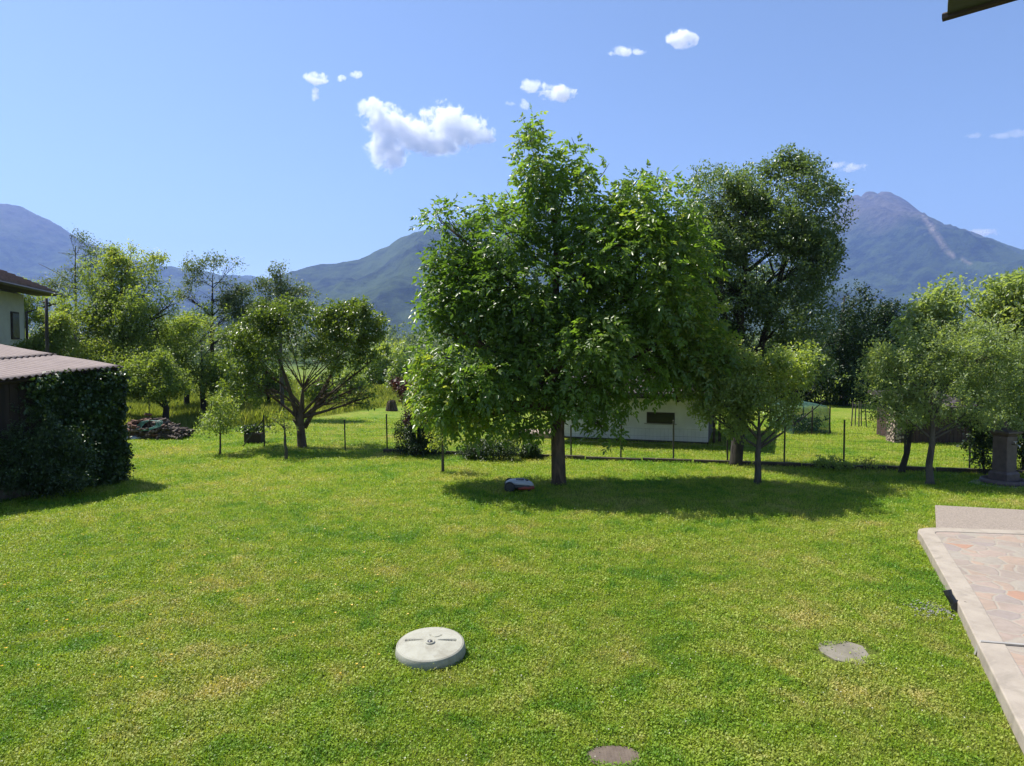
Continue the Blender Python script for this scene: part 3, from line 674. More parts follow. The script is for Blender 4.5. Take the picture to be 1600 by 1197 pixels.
# ------------------------------------------------------------------ house at the left edge
M['white_wall'] = simple('white_render', (.62,.63,.60), (.55,.55,.53), 3, .85, 0, .15)
M['tiles'] = simple('roof_tile', (.20,.13,.10), (.13,.085,.068), 5, .85, 0, .3, .01)
M['dark_wood'] = simple('dark_wood', (.05,.035,.028), (.03,.02,.016), 10, .8, 0, .3)
M['gutter'] = simple('brown_gutter', (.055,.04,.035), (.04,.03,.026), 10, .45, .4, 0)
M['pane'] = simple('dark_glass', (.015,.017,.02), (.02,.022,.026), 2, .12, 0, 0)
def house():
    k = 1.3; E1 = W(99, 461, 23.8*k); E0 = W(0, 440, 19*k); ez = E1.z
    ax = Vector((E1.x-E0.x, E1.y-E0.y, 0)).normalized(); out = Vector((ax.y, -ax.x, 0))      # out: towards the garden
    e = empty('house', (E1-ax*4-out*5).to_2d().to_3d(), label='white rendered house with brown tiled roof at the left edge', cat='house')
    Lh, Wh, ov = 8.5, 7.5, 1.15; C = Vector((E1.x, E1.y, 0))-ax*ov-out*ov      # far right wall corner
    ang = math.atan2(ax.y, ax.x)
    cs = C-ax*Lh/2-out*Wh/2
    mb = MB(); wz = ez-.12
    P = [C, C-ax*Lh, C-ax*Lh-out*Wh, C-out*Wh]; rz = wz+Wh/2*.42
    vs = [Vector((p.x, p.y, 0)) for p in P]+[Vector((p.x, p.y, wz)) for p in P]+[(P[0]+P[3])/2+Vector((0,0,rz)), (P[1]+P[2])/2+Vector((0,0,rz))]
    mb.add(vs, [(0,4,5,1), (2,3,7,6)][0:0]+[(0,1,5,4),(1,2,6,9,5),(2,3,7,6),(3,0,4,8,7)]); mb.build('wall', M['white_wall'], e)
    # roof planes with tile courses
    ridge = (P[0]+P[3])/2
    for s in (1, -1):
        m = MB(); nc = 16; run = Wh/2+ov; pit = .42
        for i in range(nc):
            t0, t1 = i/nc, (i+1)/nc+.012
            for (end0, end1) in ((ov, -(Lh+ov)),):
                a = ridge.to_2d().to_3d()+ax*end0; b = ridge.to_2d().to_3d()+ax*end1
                def q(base, t, dz): 
                    p = base+out*s*(run*(1-t)); return Vector((p.x, p.y, ez+run*pit*t+dz))
                w0 = [q(a,t0,.10), q(b,t0,.10), q(b,t1,.03), q(a,t1,.03), q(a,t0,.0), q(b,t0,.0), q(b,t1,-.02), q(a,t1,-.02)]
                m.add(w0, [(0,1,2,3),(7,6,5,4),(0,4,5,1),(1,5,6,2),(2,6,7,3),(3,7,4,0)])
        m.build('roof', M['tiles'], e)
    m = MB(); a = Vector((E1.x, E1.y, ez-.06)); b = a-ax*(Lh+2*ov)
    M3 = Matrix.Rotation(ang, 3, 'Z'); c = (a+b)/2-out*ov/2
    m.box((c.x, c.y, ez-.02), ((b-a).length-.1, ov-.1, .10), M=M3); m.build('eave_soffit', M['dark_wood'], e)
    m = MB(); m.tube([a+out*.07, b+out*.07], .07, 8); g = m.build('gutter', M['gutter'], e)
    m = MB(); p0 = a+out*.07-ax*.15; c1 = Vector((C.x, C.y, ez-.06-.62*k))+out*.07+ax*.02
    m.tube([p0+Vector((0,0,-.02)), p0+Vector((0,0,-.22)), c1, Vector((c1.x, c1.y, 0))], .055, 8); m.build('downpipe', M['gutter'], g)
    # windows on the garden side
    for t, z0, z1, ww in ((1.05, ez-2.05, ez-.9, .75), (4.2, ez-2.0, ez-.9, 1.0), (1.3, .9, 2.2, 1.0), (4.2, .9, 2.2, 1.0)):
        p = C-ax*t; m = MB(); m.box((p.x+out.x*.01, p.y+out.y*.01, (z0+z1)/2), (ww, .08, z1-z0), M=M3)
        wn = m.build('window', M['dark_wood'], e); m = MB(); m.box((p.x+out.x*.045, p.y+out.y*.045, (z0+z1)/2), (ww-.14, .03, z1-z0-.14), M=M3); m.build('pane', M['pane'], wn)
house()
mb = MB(); p = W(75, 548, 22.5); mb.tube([(p.x, p.y, 0), (p.x-.02, p.y, 3.6), (p.x, p.y, W(75,466,22.5).z)], [.06,.055,.045], 8)
mb.tube([(p.x-.12, p.y, W(75,472,22.5).z), (p.x+.12, p.y, W(75,474,22.5).z)], .03, 6)
tag(mb.build('wooden_pole', M['bark_dark'], smooth=True), 'thin dark wooden pole under the house gutter', 'pole')

# ------------------------------------------------------------------ white outbuilding beyond the fence
M['outb'] = simple('outbuilding_render', (.76,.76,.76), (.66,.66,.66), 2.5, .8, 0, .1)
M['flag'] = simple('terrace_stone', (.32,.25,.20), (.24,.19,.16), 5, .85)
M['pale_stone_sill'] = simple('sill_stone', (.40,.38,.34), (.32,.30,.27), 5, .85)
def outbuilding():
    A = G(1106, 694); B = G(860, 683.5); e = empty('outbuilding', A, label='long low white outbuilding with a dark strip window behind the walnut trunk', cat='outbuilding')
    d = (B-A).normalized(); nb = Vector((-d.y, d.x, 0)); nb = nb if nb.y > 0 else -nb
    L_ = (B-A).length; dep = 4.2; h = 1.42
    def pr(a, b): p = A+d*a+nb*b; return (p.x, p.y)
    m = MB(); m.prism([pr(0,0), pr(L_,0), pr(L_,.22), pr(0,.22)], 0, h); m.build('front_wall', M['outb'], e)
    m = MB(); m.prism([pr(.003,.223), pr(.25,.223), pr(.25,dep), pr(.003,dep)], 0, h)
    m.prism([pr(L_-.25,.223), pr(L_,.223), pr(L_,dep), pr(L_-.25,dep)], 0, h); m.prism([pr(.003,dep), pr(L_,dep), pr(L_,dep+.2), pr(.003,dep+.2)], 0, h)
    m.build('side_wall', M['plaster_dark'], e)  # side walls coloured dark to paint in the shade on the right face
    m = MB(); m.prism([pr(1.05,-.02), pr(1.95,-.02), pr(1.95,.1), pr(1.05,.1)], .62, .98); wn = m.build('window', M['dark_wood'], e)
    m = MB(); m.prism([pr(.98,-.07), pr(2.02,-.07), pr(2.02,-.003), pr(.98,-.003)], .585, .617); m.build('sill', M['pale_stone_sill'], wn)
    m = MB(); m.prism([pr(1.09,-.027), pr(1.91,-.027), pr(1.91,.05), pr(1.09,.05)], .66, .94); m.build('pane', M['pane'], wn)
    m = MB(); m.prism([pr(-.02,-.03), pr(L_+.02,-.03), pr(L_+.02,-.003), pr(-.02,-.003)], .0, .06); m.build('skirting', M['plaster_dark'], e)
    # mono-pitch dark roof with an overhang
    m = MB(); a = [pr(-1.0,-1.5), pr(L_+.3,-1.5), pr(L_+.3,dep+.5), pr(-1.0,dep+.5)]; z = [h+.16, h+.16, h+.75, h+.75]
    m.add([(p[0],p[1],zz) for p, zz in zip(a, z)]+[(p[0],p[1],zz+.12) for p, zz in zip(a, z)], [(3,2,1,0),(4,5,6,7),(0,1,5,4),(1,2,6,5),(2,3,7,6),(3,0,4,7)])
    m.build('roof', M['dark_wood'], e)
    for a_ in np.arange(0.05, L_, .8):
        p = A+d*a_-nb*.55; m = MB(); m.box((p.x, p.y, h+.085), (.08, 1.7, .15), M=Matrix.Rotation(math.atan2(d.y, d.x), 3, 'Z')); m.build('rafter', M['dark_wood'], e)
    # dark lean-to posts on the right corner
    m = MB()
    for a_, b_ in ((-.18,.2), (-.34,.5)):
        p = A+d*a_+nb*b_; m.box((p.x, p.y, .65), (.07,.07,1.5))
    m.build('corner_post', M['dark_wood'], e)
outbuilding()
# terrace seen left of the trunk
p = G(840, 684); mb = MB(); mb.box((p.x, p.y+.35, .09), (1.5, 1.3, .18), .1); tr_ = mb.build('terrace_steps', M['flag'], bevel=.01)
tag(tr_, 'low stone terrace step beside the white outbuilding', 'step')

# ------------------------------------------------------------------ green net enclosure, stakes, far red shed, stump
def netmat():
    m, t, b, out = newmat('green_net'); b.inputs['Base Color'].default_value = (.025,.085,.06,1); b.inputs['Roughness'].default_value = .7
    tr = N(t, 'ShaderNodeBsdfTransparent'); mx = N(t, 'ShaderNodeMixShader')
    f = ramp(t, noise(t, pos(t), 5, 3), [(.3, .35), (.7, .65)]); t.links.new(f, mx.inputs[0])
    t.links.new(tr.outputs[0], mx.inputs[1]); t.links.new(b.outputs[0], mx.inputs[2]); t.links.new(mx.outputs[0], out.inputs[0]); return m
M['net'] = netmat()
def net():
    c = G(1262, 679); d = c.y; e = empty('net_cage', c, label='green netting cage over vegetables on the far lawn', cat='net cage')
    m = MB(); x0, x1 = W(1240,548,d).x, W(1299,548,d).x; y0, y1 = d-.1, d+2.2; n = 14; h = 1.02
    def g(u_, v_): 
        x = x0+(x1-x0)*u_; y = y0+(y1-y0)*v_; return x, y
    ring = []
    for k in range(n): ring.append(g(k/n, 0))
    for k in range(n): ring.append(g(1, k/n))
    for k in range(n): ring.append(g(1-k/n, 1))
    for k in range(n): ring.append(g(0, 1-k/n))
    N_ = len(ring); cx, cy = (x0+x1)/2, (y0+y1)/2; vs = []
    for j, (z, s) in enumerate(((.0,1.0),(.3,.98),(.65,.97),(h*.9,.93),(h,.86),(h+.06,.5))):
        for k, (x, y) in enumerate(ring):
            w_ = s*(1+.025*math.sin(k*2.4)*(1-z)); vs.append((cx+(x-cx)*w_, cy+(y-cy)*w_, z+.02*math.sin(k*1.7+j)))
    fs = [(j*N_+k, j*N_+(k+1)%N_, (j+1)*N_+(k+1)%N_, (j+1)*N_+k) for j in range(5) for k in range(N_)]+[tuple(5*N_+k for k in range(N_))]
    m.add(vs, fs); m.build('netting', M['net'], e, smooth=True)
    for (a, b) in ((.02,.02),(.5,.0),(.98,.02),(.98,.98),(.02,.98)):
        x, y = g(a, b); m = MB(); m.tube([(x, y, 0), (x, y, h)], .025, 6); m.build('stake', M['bark_dark'], e)
    tt = MB(); r = np.random.default_rng(2); C = np.stack([r.uniform(x0+.2, x1-.1, 160), r.uniform(y0+.1, y1-.2, 160), r.uniform(.05,.55,160)], -1)
    pl = make_foliage(C, nrm(r.normal(size=C.shape)), r, M['shrub'], None, 9, .13, .09, .6, name='vegetable_plants')
    tag(pl, 'leafy vegetable plants growing inside the green net cage', 'plants', kind='stuff')
net()
c = G(1339, 667); e = empty('stake_guard', c, label='ring of thin wooden stakes round a young plant on the far lawn', cat='plant guard')
for dx, dy, h in ((-.22,0,1.0), (0,-.15,1.02), (.2,.05,.98), (.05,.25,.95), (.32,-.1,.9)):
    m = MB(); m.tube([(c.x+dx, c.y+dy, 0), (c.x+dx*.8, c.y+dy*.8, h)], .022, 6); m.build('stake', M['bark_grey'], e)
m = MB(); m.tube([(c.x-.2, c.y, .85), (c.x, c.y-.13, .87), (c.x+.18, c.y+.04, .85), (c.x+.04, c.y+.2, .86), (c.x-.2, c.y, .85)], .012, 5); m.build('tie', M['bark_grey'], e)
M['redwood'] = simple('red_brown_wood', (.07,.038,.032), (.04,.024,.021), 6, .85, 0, .3, .01, (1,1,.2))
def redshed():
    c = G(1468, 693); e = empty('red_shed', c, label='low red-brown wooden shed half hidden behind the bushy fruit tree', cat='shed')
    x0, x1 = W(1428,548,c.y).x, W(1524,548,c.y).x; m = MB(); n = 16
    for i in range(n):
        wv = (x1-x0)/n; m.box((x0+wv*(i+.5), c.y+random.uniform(0,.01), .55), (wv-.01, .03, 1.1))
    m.build('plank_wall', M['redwood'], e)
    m = MB(); m.box(((x0+x1)/2, c.y+1.1, .55), (x1-x0-.05, 2.1, 1.08)); m.build('body', M['redwood'], e)
    m = MB(); m.add([(x0-.2,c.y-.25,1.12),(x1+.2,c.y-.25,1.12),(x1+.2,c.y+2.4,1.5),(x0-.2,c.y+2.4,1.5),(x0-.2,c.y-.25,1.2),(x1+.2,c.y-.25,1.2),(x1+.2,c.y+2.4,1.58),(x0-.2,c.y+2.4,1.58)], [(3,2,1,0),(4,5,6,7),(0,1,5,4),(1,2,6,5),(2,3,7,6),(3,0,4,7)]); m.build('roof', M['dark_wood'], e)
    m = MB()
    m.box((x0-.35, c.y+.3, .5), (.35, .5, 1.0)); tag(m.build('log_stack', M['log']), 'pale stack of split firewood at the left end of the red-brown shed', 'firewood')
def logmat():
    m, t, b, o = newmat('log_ends'); vv = N(t, 'ShaderNodeTexVoronoi'); vv.inputs['Scale'].default_value = 11; t.links.new(pos(t), vv.inputs['Vector'])
    t.links.new(ramp(t, vv.outputs['Distance'], [(.3, (.42,.33,.25)), (.6, (.06,.045,.035))]), b.inputs['Base Color']); b.inputs['Roughness'].default_value = .9
    bump(t, vv.outputs['Distance'], b, 1, -.05); return m
M['log'] = logmat()
redshed()
c = G(612, 642); m = MB(); m.lathe([(.30,0),(.24,.12),(.20,.3),(.19,.42),(.14,.50),(.02,.46)], c, 10)
for k in range(14):
    a = k*.45; m.tube([c+Vector((.26*math.cos(a), .26*math.sin(a), .02)), c+Vector((.17*math.cos(a), .17*math.sin(a), random.uniform(.4,.6)))], [.06,.03], 5)
tag(m.build('tree_stump', M['bark'], smooth=False), 'short broken tree stump at the meadow edge', 'stump')

# ------------------------------------------------------------------ rubble and wood heap
M['brick'] = simple('brick_red', (.15,.075,.05), (.09,.05,.036), 9, .9)
M['oldwood'] = simple('old_log', (.13,.10,.078), (.05,.037,.03), 9, .9)
def heap():
    c = G(237, 684); e = empty('rubble_heap', c, label='long low heap of old bricks and split logs at the lawn edge', cat='heap'); r = random.Random(3)
    ma, mb2 = MB(), MB()
    for i in range(430):
        x = r.uniform(-1.2, 1.2); y = r.uniform(-.45, .45); top = (.62*(1-(abs(x)/1.35)**3)+.10*math.sin(x*5+1))*(1-(abs(y)/.62)**2)
        if -.55 < x < -.1: top += .18
        z = r.uniform(.25, 1)*top; M3 = Matrix.Rotation(r.uniform(-1,1), 3, 'Z') @ Matrix.Rotation(r.uniform(-.5,.5), 3, 'X') @ Matrix.Rotation(r.uniform(-.4,.4), 3, 'Y')
        if (-.6 < x < -.05 and z > .3) or r.random() < .10: ma.box((c.x+x, c.y+y, z), (.22,.11,.06), M=M3)
        else:
            d_ = M3 @ Vector((0, r.uniform(.12,.2), 0)) if r.random() < .6 else M3 @ Vector((r.uniform(.12,.2),0,0)); p = Vector((c.x+x, c.y+y, z)); mb2.tube([p-d_, p+d_], r.uniform(.03,.06), 6)
    o = ma.build('bricks', M['brick'], e); o['kind'] = 'stuff'; o = mb2.build('logs', M['oldwood'], e); o['kind'] = 'stuff'
    core = MB(); core.lathe([(.9,0),(.85,.15),(.5,.34),(0,.42)], c, 16, Matrix.Diagonal((1.2,.42,1))); core.build('core', M['oldwood'], e)
    m = MB(); pts = []
    for i in range(60):
        a = i*.55; rr = .22+.05*math.sin(i*.9); pts.append(c+Vector((.02+.32*math.cos(a)*1.1+.004*i, -.42+.10*math.sin(a), .48+.16*math.sin(a*1.0+.4)+.02*math.sin(i*2.2))))
    m.tube(pts, .009, 6); tag(m.build('garden_hose', M['hose'], smooth=True), 'tangled turquoise hose draped over the front of the rubble heap', 'hose')
    m = MB(); q = G(207, 686); m.lathe([(.30,0),(.34,.03),(.22,.09),(0,.12)], q, 14, Matrix.Diagonal((1,.5,1)) @ Matrix.Rotation(.4,3,'Z')); tag(m.build('white_bag', M['bag'], smooth=True), 'crumpled white plastic bag on the grass before the rubble heap', 'bag')
    m = MB(); q = G(227, 684); m.tube([(q.x, q.y+.3, 0), (q.x, q.y+.3, 1.25)], .014, 6); tag(m.build('marker_stick', M['bark_dark']), 'thin upright stick behind the rubble heap', 'stick')
M['hose'] = simple('hose', (.07,.24,.19), (.05,.17,.14), 9, .4, 0, 0)
M['bag'] = simple('bag', (.6,.62,.62), (.45,.47,.48), 9, .5, 0, .6, .03)
heap()
c = G(398, 692); e = empty('planter_box', c, label='dark square planter with leafy plants left of the fence corner post', cat='planter')
m = MB(); m.box((c.x, c.y, .16), (.55,.4,.32)); m.build('box', M['dark_wood'], e, bevel=.01)
r = np.random.default_rng(8); C = np.stack([c.x+r.normal(0,.2,60), c.y+r.normal(0,.13,60), .36+r.random(60)*.2], -1)
make_foliage(C, nrm(r.normal(size=C.shape)), r, M['shrub'], e, 8, .1, .08, .6, name='plant')

# ------------------------------------------------------------------ robot mower
M['m_white'] = simple('white_plastic', (.42,.43,.46), (.36,.37,.40), 2, .35, 0, 0)
M['m_black'] = simple('black_plastic', (.02,.02,.022), (.03,.03,.032), 20, .45, 0, 0)
M['m_red'] = simple('red_plastic', (.24,.035,.02), (.19,.028,.018), 3, .4, 0, 0)
M['rubber'] = simple('rubber', (.022,.022,.022), (.035,.033,.03), 30, .85, 0, .2)
def mower():
    c = G(811, 766); e = empty('robot_mower', c, label='white and red robotic lawn mower in the shade edge under the walnut', cat='lawn mower')
    def loft(secs, name, mat, bev=.008):
        # secs: (x, halfwidth, zlow, zhigh)
        m = MB(); vs = []; K = 12
        for x, hw, z0, z1 in secs:
            for k in range(K):
                a = 2*math.pi*k/K; cx_ = math.copysign(abs(math.cos(a))**.45, math.cos(a)); sz = math.copysign(abs(math.sin(a))**.55, math.sin(a))
                vs.append((c.x+x, c.y+hw*cx_, (z0+z1)/2+(z1-z0)/2*sz))
        n = len(secs); fs = [(i*K+k, i*K+(k+1)%K, (i+1)*K+(k+1)%K, (i+1)*K+k) for i in range(n-1) for k in range(K)]+[tuple(range(K-1,-1,-1)), tuple((n-1)*K+k for k in range(K))]
        m.add(vs, fs); return m.build(name, mat, e, smooth=True)
    loft([(-.30,.16,.07,.13),(-.24,.19,.05,.17),(0,.20,.045,.17),(.2,.19,.045,.15),(.27,.15,.05,.12)], 'chassis', M['m_black'])
    loft([(-.02,.205,.035,.115),(.12,.21,.03,.13),(.24,.19,.03,.125),(.315,.14,.04,.11),(.33,.08,.05,.09)], 'bumper', M['m_red'])
    loft([(-.29,.10,.14,.18),(-.20,.17,.15,.225),(-.02,.19,.125,.245),(.14,.19,.115,.225),(.26,.15,.10,.175),(.315,.08,.10,.13)], 'top_shell', M['m_white'])
    m = MB(); m.box((c.x+.02, c.y, .243), (.17,.16,.02)); m.build('display_panel', M['m_black'], e, bevel=.006)
    m = MB(); m.lathe([(.045,0),(.045,.02),(.03,.028)], (c.x+.16, c.y, .21), 16); m.build('stop_button', M['m_black'], e)
    RX = Matrix.Rotation(R(90), 3, 'X')
    for s in (-1, 1):
        m = MB(); m.lathe([(.04,-.03),(.098,-.03),(.112,-.018),(.112,.018),(.098,.03),(.04,.03)], (c.x-.205, c.y+s*.215, .11), 28, RX); wl = m.build('wheel', M['rubber'], e, smooth=False)
        m = MB(); m.lathe([(.0,-.034),(.03,-.036),(.075,-.034),(.078,.0),(.075,.034),(.03,.036),(.0,.034)], (c.x-.205, c.y+s*.217, .11), 24, RX); m.build('hub_cap', M['m_black'], wl)
        m = MB(); m.lathe([(.0,-.012),(.035,-.012),(.035,.012),(.0,.012)], (c.x+.22, c.y+s*.12, .034), 16, RX); m.build('front_wheel', M['rubber'], e)
mower()

# ------------------------------------------------------------------ concrete lid, stone, drain cover
def concmat(name, c1, c2, c3, sc=7):
    m, t, b, o = newmat(name); v_ = pos(t); c = ramp(t, noise(t, v_, sc, 6, .6), [(.35, c2), (.6, c1)])
    c = mixc(t, ramp(t, noise(t, v_, sc*.55, 5, .7, 1.0), [(.52, 0), (.70, .75)]), c, c3)
    sp = noise(t, v_, 90, 3, .8); c = mixc(t, ramp(t, sp, [(.62, 0), (.72, .55)]), c, tuple(x*.45 for x in c2))
    t.links.new(c, b.inputs['Base Color']); b.inputs['Roughness'].default_value = .9
    bump(t, math_(t, 'ADD', noise(t, v_, 120, 4, .7), math_(t, 'MULTIPLY', noise(t, v_, 14, 3), .6)), b, .35, .006); return m
M['lid'] = concmat('pale_concrete', (.34,.335,.275), (.285,.275,.22), (.20,.18,.135))
def lid():
    c = G(673, 1024)+Vector((0,0,.03)); e = empty('concrete_lid', c, label='round pale concrete cistern lid standing proud of the lawn', cat='manhole cover')
    R0 = .345; SEG = 96; rings = [(R0*.97,-.03),(R0*1.0,.0),(R0*.985,.05),(R0*.965,.088),(R0*.95,.094),(R0*.93,.096)]
    rs = list(np.linspace(R0*.90, .0, 36))
    vs = []; 
    gro = [(-.20,.045,-.06,.012), (.20,.0,.07,.012)]
    def dz(x, y):
        z = .096+.012*(1-(x*x+y*y)/R0**2)
        for sgn, yy in ((-1,.055), (1,.045)):           # two tapering finger slots
            xx = x*sgn
            if .07 < xx < .255:
                wv = .009+.014*(xx-.07)/.185; t_ = abs(y-yy+.03*(xx-.07)*1.0*0)/wv
                if t_ < 1: z -= .032*(1-t_**4)*min(1,(xx-.05)/.1)
        rr_ = math.hypot(x-.04, y-.16)
        if .048 < rr_ < .066 and y < .15: z -= .014
        return z
    for r_, z in rings:
        for k in range(SEG): a = 2*math.pi*k/SEG; vs.append((r_*math.cos(a), r_*math.sin(a), z))
    m = MB(); n = len(rings); m.add([Vector(p)+c for p in vs], [(i*SEG+k, i*SEG+(k+1)%SEG, (i+1)*SEG+(k+1)%SEG, (i+1)*SEG+k) for i in range(n-1) for k in range(SEG)])
    # fine square grid top, clipped to the disc
    G_ = 150; s = R0*.932; idx = {}; vv = []; ff = []
    NR = 70
    for i in range(NR+1):
        rr_ = s*(1-i/NR)
        for k in range(192):
            a = 2*math.pi*k/192; x, y = rr_*math.cos(a), rr_*math.sin(a); vv.append((x, y, dz(x, y)-(.0 if i else .010)))
    ff = [(i*192+k, i*192+(k+1)%192, (i+1)*192+(k+1)%192, (i+1)*192+k) for i in range(NR) for k in range(192)]
    m.add([Vector(p)+c for p in vv], ff); m.build('slab', M['lid'], e, smooth=True)
    m = MB(); m.lathe([(.026,.108),(.031,.123),(.043,.123),(.048,.112),(.048,.100)], c+Vector((0,-.005,0)), 28); m.build('collar', M['lid'], e, smooth=True)
    m = MB(); m.lathe([(0,.130),(.012,.128),(.023,.120),(.028,.106)], c+Vector((0,-.005,0)), 24); m.build('plug', M['m_grey'], e, smooth=True)
    e.rotation_euler = (R(5), R(-.8), 0)
M['m_grey'] = simple('grey_plug', (.045,.047,.055), (.08,.082,.09), 30, .4, .3, .1)
lid()
M['oldslab'] = concmat('weathered_slab', (.20,.18,.14), (.14,.125,.095), (.11,.12,.05), 5)
def flat_slab(name, label, cat, c, pts, z, mat, th=.06):
    m = MB(); m.prism([(c.x+p[0], c.y+p[1]) for p in pts], -th, z); return tag(m.build(name, mat, bevel=.006), label, cat)
flat_slab('stone_slab', 'weathered stone slab sunk in the lawn near the patio', 'slab', STONE, [(G(*p)-STONE).to_2d() for p in ((1276,1010),(1290,1002),(1322,1004),(1348,1012),(1358,1026),(1366,1041),(1340,1042),(1306,1034),(1284,1022))][::-1], .020, M['oldslab'])
def drainmat():
    m, t, b, o = newmat('brown_cover'); v_ = pos(t, (1,1,1)); ck = N(t, 'ShaderNodeTexVoronoi'); ck.inputs['Scale'].default_value = 38; ck.inputs['Randomness'].default_value = .15; t.links.new(v_, ck.inputs['Vector'])
    c = ramp(t, noise(t, v_, 12, 5), [(.35, (.085,.062,.045)), (.65, (.125,.095,.07))]); c = mixc(t, ramp(t, ck.outputs['Distance'], [(.15, .6), (.35, 0)]), c, (.05,.038,.03))
    t.links.new(c, b.inputs['Base Color']); b.inputs['Roughness'].default_value = .85; bump(t, ck.outputs['Distance'], b, .6, .006); return m
M['drain'] = drainmat()
flat_slab('drain_cover', 'brown dimpled drain cover in the grass at the bottom of the view', 'drain cover', DRAIN, [(-.20,.02),(-.16,.075),(-.08,.115),(.02,.125),(.12,.11),(.18,.07),(.205,.01),(.19,-.06),(.14,-.12),(.03,-.15),(-.08,-.14),(-.16,-.10),(-.20,-.04)], .012, M['drain'])

# ------------------------------------------------------------------ patio
def paving():
    m, t, b, o = newmat('crazy_paving'); v_ = pos(t, (1,1,0))
    d_ = N(t, 'ShaderNodeVectorMath', operation='ADD'); nz = N(t, 'ShaderNodeTexNoise'); nz.inputs['Scale'].default_value = 2.5; t.links.new(v_, nz.inputs['Vector'])
    sc = N(t, 'ShaderNodeVectorMath', operation='SCALE'); sc.inputs['Scale'].default_value = .16; t.links.new(nz.outputs['Color'], sc.inputs[0]); t.links.new(v_, d_.inputs[0]); t.links.new(sc.outputs[0], d_.inputs[1])
    e1 = N(t, 'ShaderNodeTexVoronoi', feature='DISTANCE_TO_EDGE'); e1.inputs['Scale'].default_value = 3.1; t.links.new(d_.outputs[0], e1.inputs['Vector'])
    e2 = N(t, 'ShaderNodeTexVoronoi'); e2.inputs['Scale'].default_value = 3.1; t.links.new(d_.outputs[0], e2.inputs['Vector'])
    sp = N(t, 'ShaderNodeSeparateColor'); t.links.new(e2.outputs['Color'], sp.inputs[0])
    c = ramp(t, sp.outputs[0], [(0,(.30,.245,.205)),(.25,(.33,.255,.21)),(.45,(.30,.265,.22)),(.62,(.34,.25,.19)),(.80,(.34,.195,.13)),(.88,(.27,.225,.20)),(1,(.31,.265,.20))], 'CONSTANT')
    c = mixc(t, ramp(t, noise(t, v_, 14, 5), [(.4, 0), (.7, .35)]), c, (.19,.155,.125))
    c = mixc(t, ramp(t, noise(t, v_, 1.1, 5, .65), [(.45, 0), (.68, .5)]), c, (.20,.165,.13))
    mt = ramp(t, math_(t, 'ADD', e1.outputs['Distance'], math_(t, 'MULTIPLY', noise(t, v_, 9, 4, .7), .05)), [(.045, 1), (.07, 0)])
    c = mixc(t, mt, c, (.29,.255,.205)); t.links.new(c, b.inputs['Base Color']); b.inputs['Roughness'].default_value = .75
    bump(t, math_(t, 'ADD', ramp(t, e1.outputs['Distance'], [(.02, 0), (.07, 1)]), math_(t, 'MULTIPLY', noise(t, v_, 30, 4), .4)), b, .5, .008); return m
M['paving'] = paving()
M['kerb'] = concmat('kerb_concrete', (.34,.295,.24), (.28,.24,.195), (.20,.175,.14), 4)
M['aggregate'] = simple('exposed_aggregate', (.31,.26,.215), (.20,.165,.135), 60, .85, 0, .6, .01, detail=3, lo=.42, hi=.58)
def off(poly, dist):                # shift a polyline to its right side
    out = []
    for i, p in enumerate(poly):
        a = Vector(poly[max(i-1,0)]); b = Vector(poly[min(i+1,len(poly)-1)]); t_ = (b-a).normalized(); out.append((p[0]+t_.y*dist, p[1]-t_.x*dist))
    return out
def patio():
    e = empty('patio', (6, 7, 0), label='raised crazy-paved stone patio with concrete kerb at the right edge', cat='patio')
    edge = [(3.02,3.2), (3.9,5.12), (4.55,6.5), (5.17,7.8), (5.78,9.15), (6.32,10.35), (6.40,10.58), (6.52,10.75), (6.68,10.82), (6.9,10.83), (8.1,10.66), (12.5,10.02)]
    inner = off(edge, .24); H = .15
    m = MB(); n = len(edge); vs = [(p[0],p[1],-.1) for p in edge]+[(p[0],p[1],H) for p in edge]+[(p[0],p[1],H) for p in inner]+[(p[0],p[1],-.1) for p in inner]
    m.add(vs, [f for i in range(n-1) for f in ((i,i+1,n+i+1,n+i),(n+i,n+i+1,2*n+i+1,2*n+i),(2*n+i,2*n+i+1,3*n+i+1,3*n+i))]); m.build('kerb', M['kerb'], e, bevel=.012)
    m = MB(); poly = inner+[(12.5,3.0),(3.2,3.0)]; m.prism(poly[::-1], -.05, H-.012); m.build('paving', M['paving'], e)
    # expansion joint strip
    a = G(1532, 1003, H); b_ = a+Vector((2.6,-.55,0)); m = MB(); a.z = b_.z = H+.006
    mid = Vector((a.x-.045, a.y+.01, .02))
    m.tube([mid, Vector((a.x-.02,a.y,H-.03)), a, b_], .012, 4); m.build('joint_strip', M['strip'], e)
    return e
M['strip'] = simple('pale_strip', (.42,.40,.36), (.35,.33,.3), 10, .6, 0, 0)
patio()
a = G(1461, 789, .06); b_ = G(1640, 804, .06)
m = MB(); m.prism([(a.x,a.y), (a.x+.02-.9, a.y-2.42), (b_.x+1.5, 10.25), (b_.x+1.5, b_.y)][::-1], -.05, .06)
# keep clear of the patio kerb
m = MB(); m.prism([(a.x,a.y), (b_.x+1.5,b_.y-.1), (b_.x+1.5, 10.15), (8.1,10.68), (6.95,10.85), (7.02, 11.1)][::-1], -.05, .06)
tag(m.build('concrete_slab', M['aggregate'], bevel=.01), 'washed gravel concrete slab behind the raised patio', 'slab')
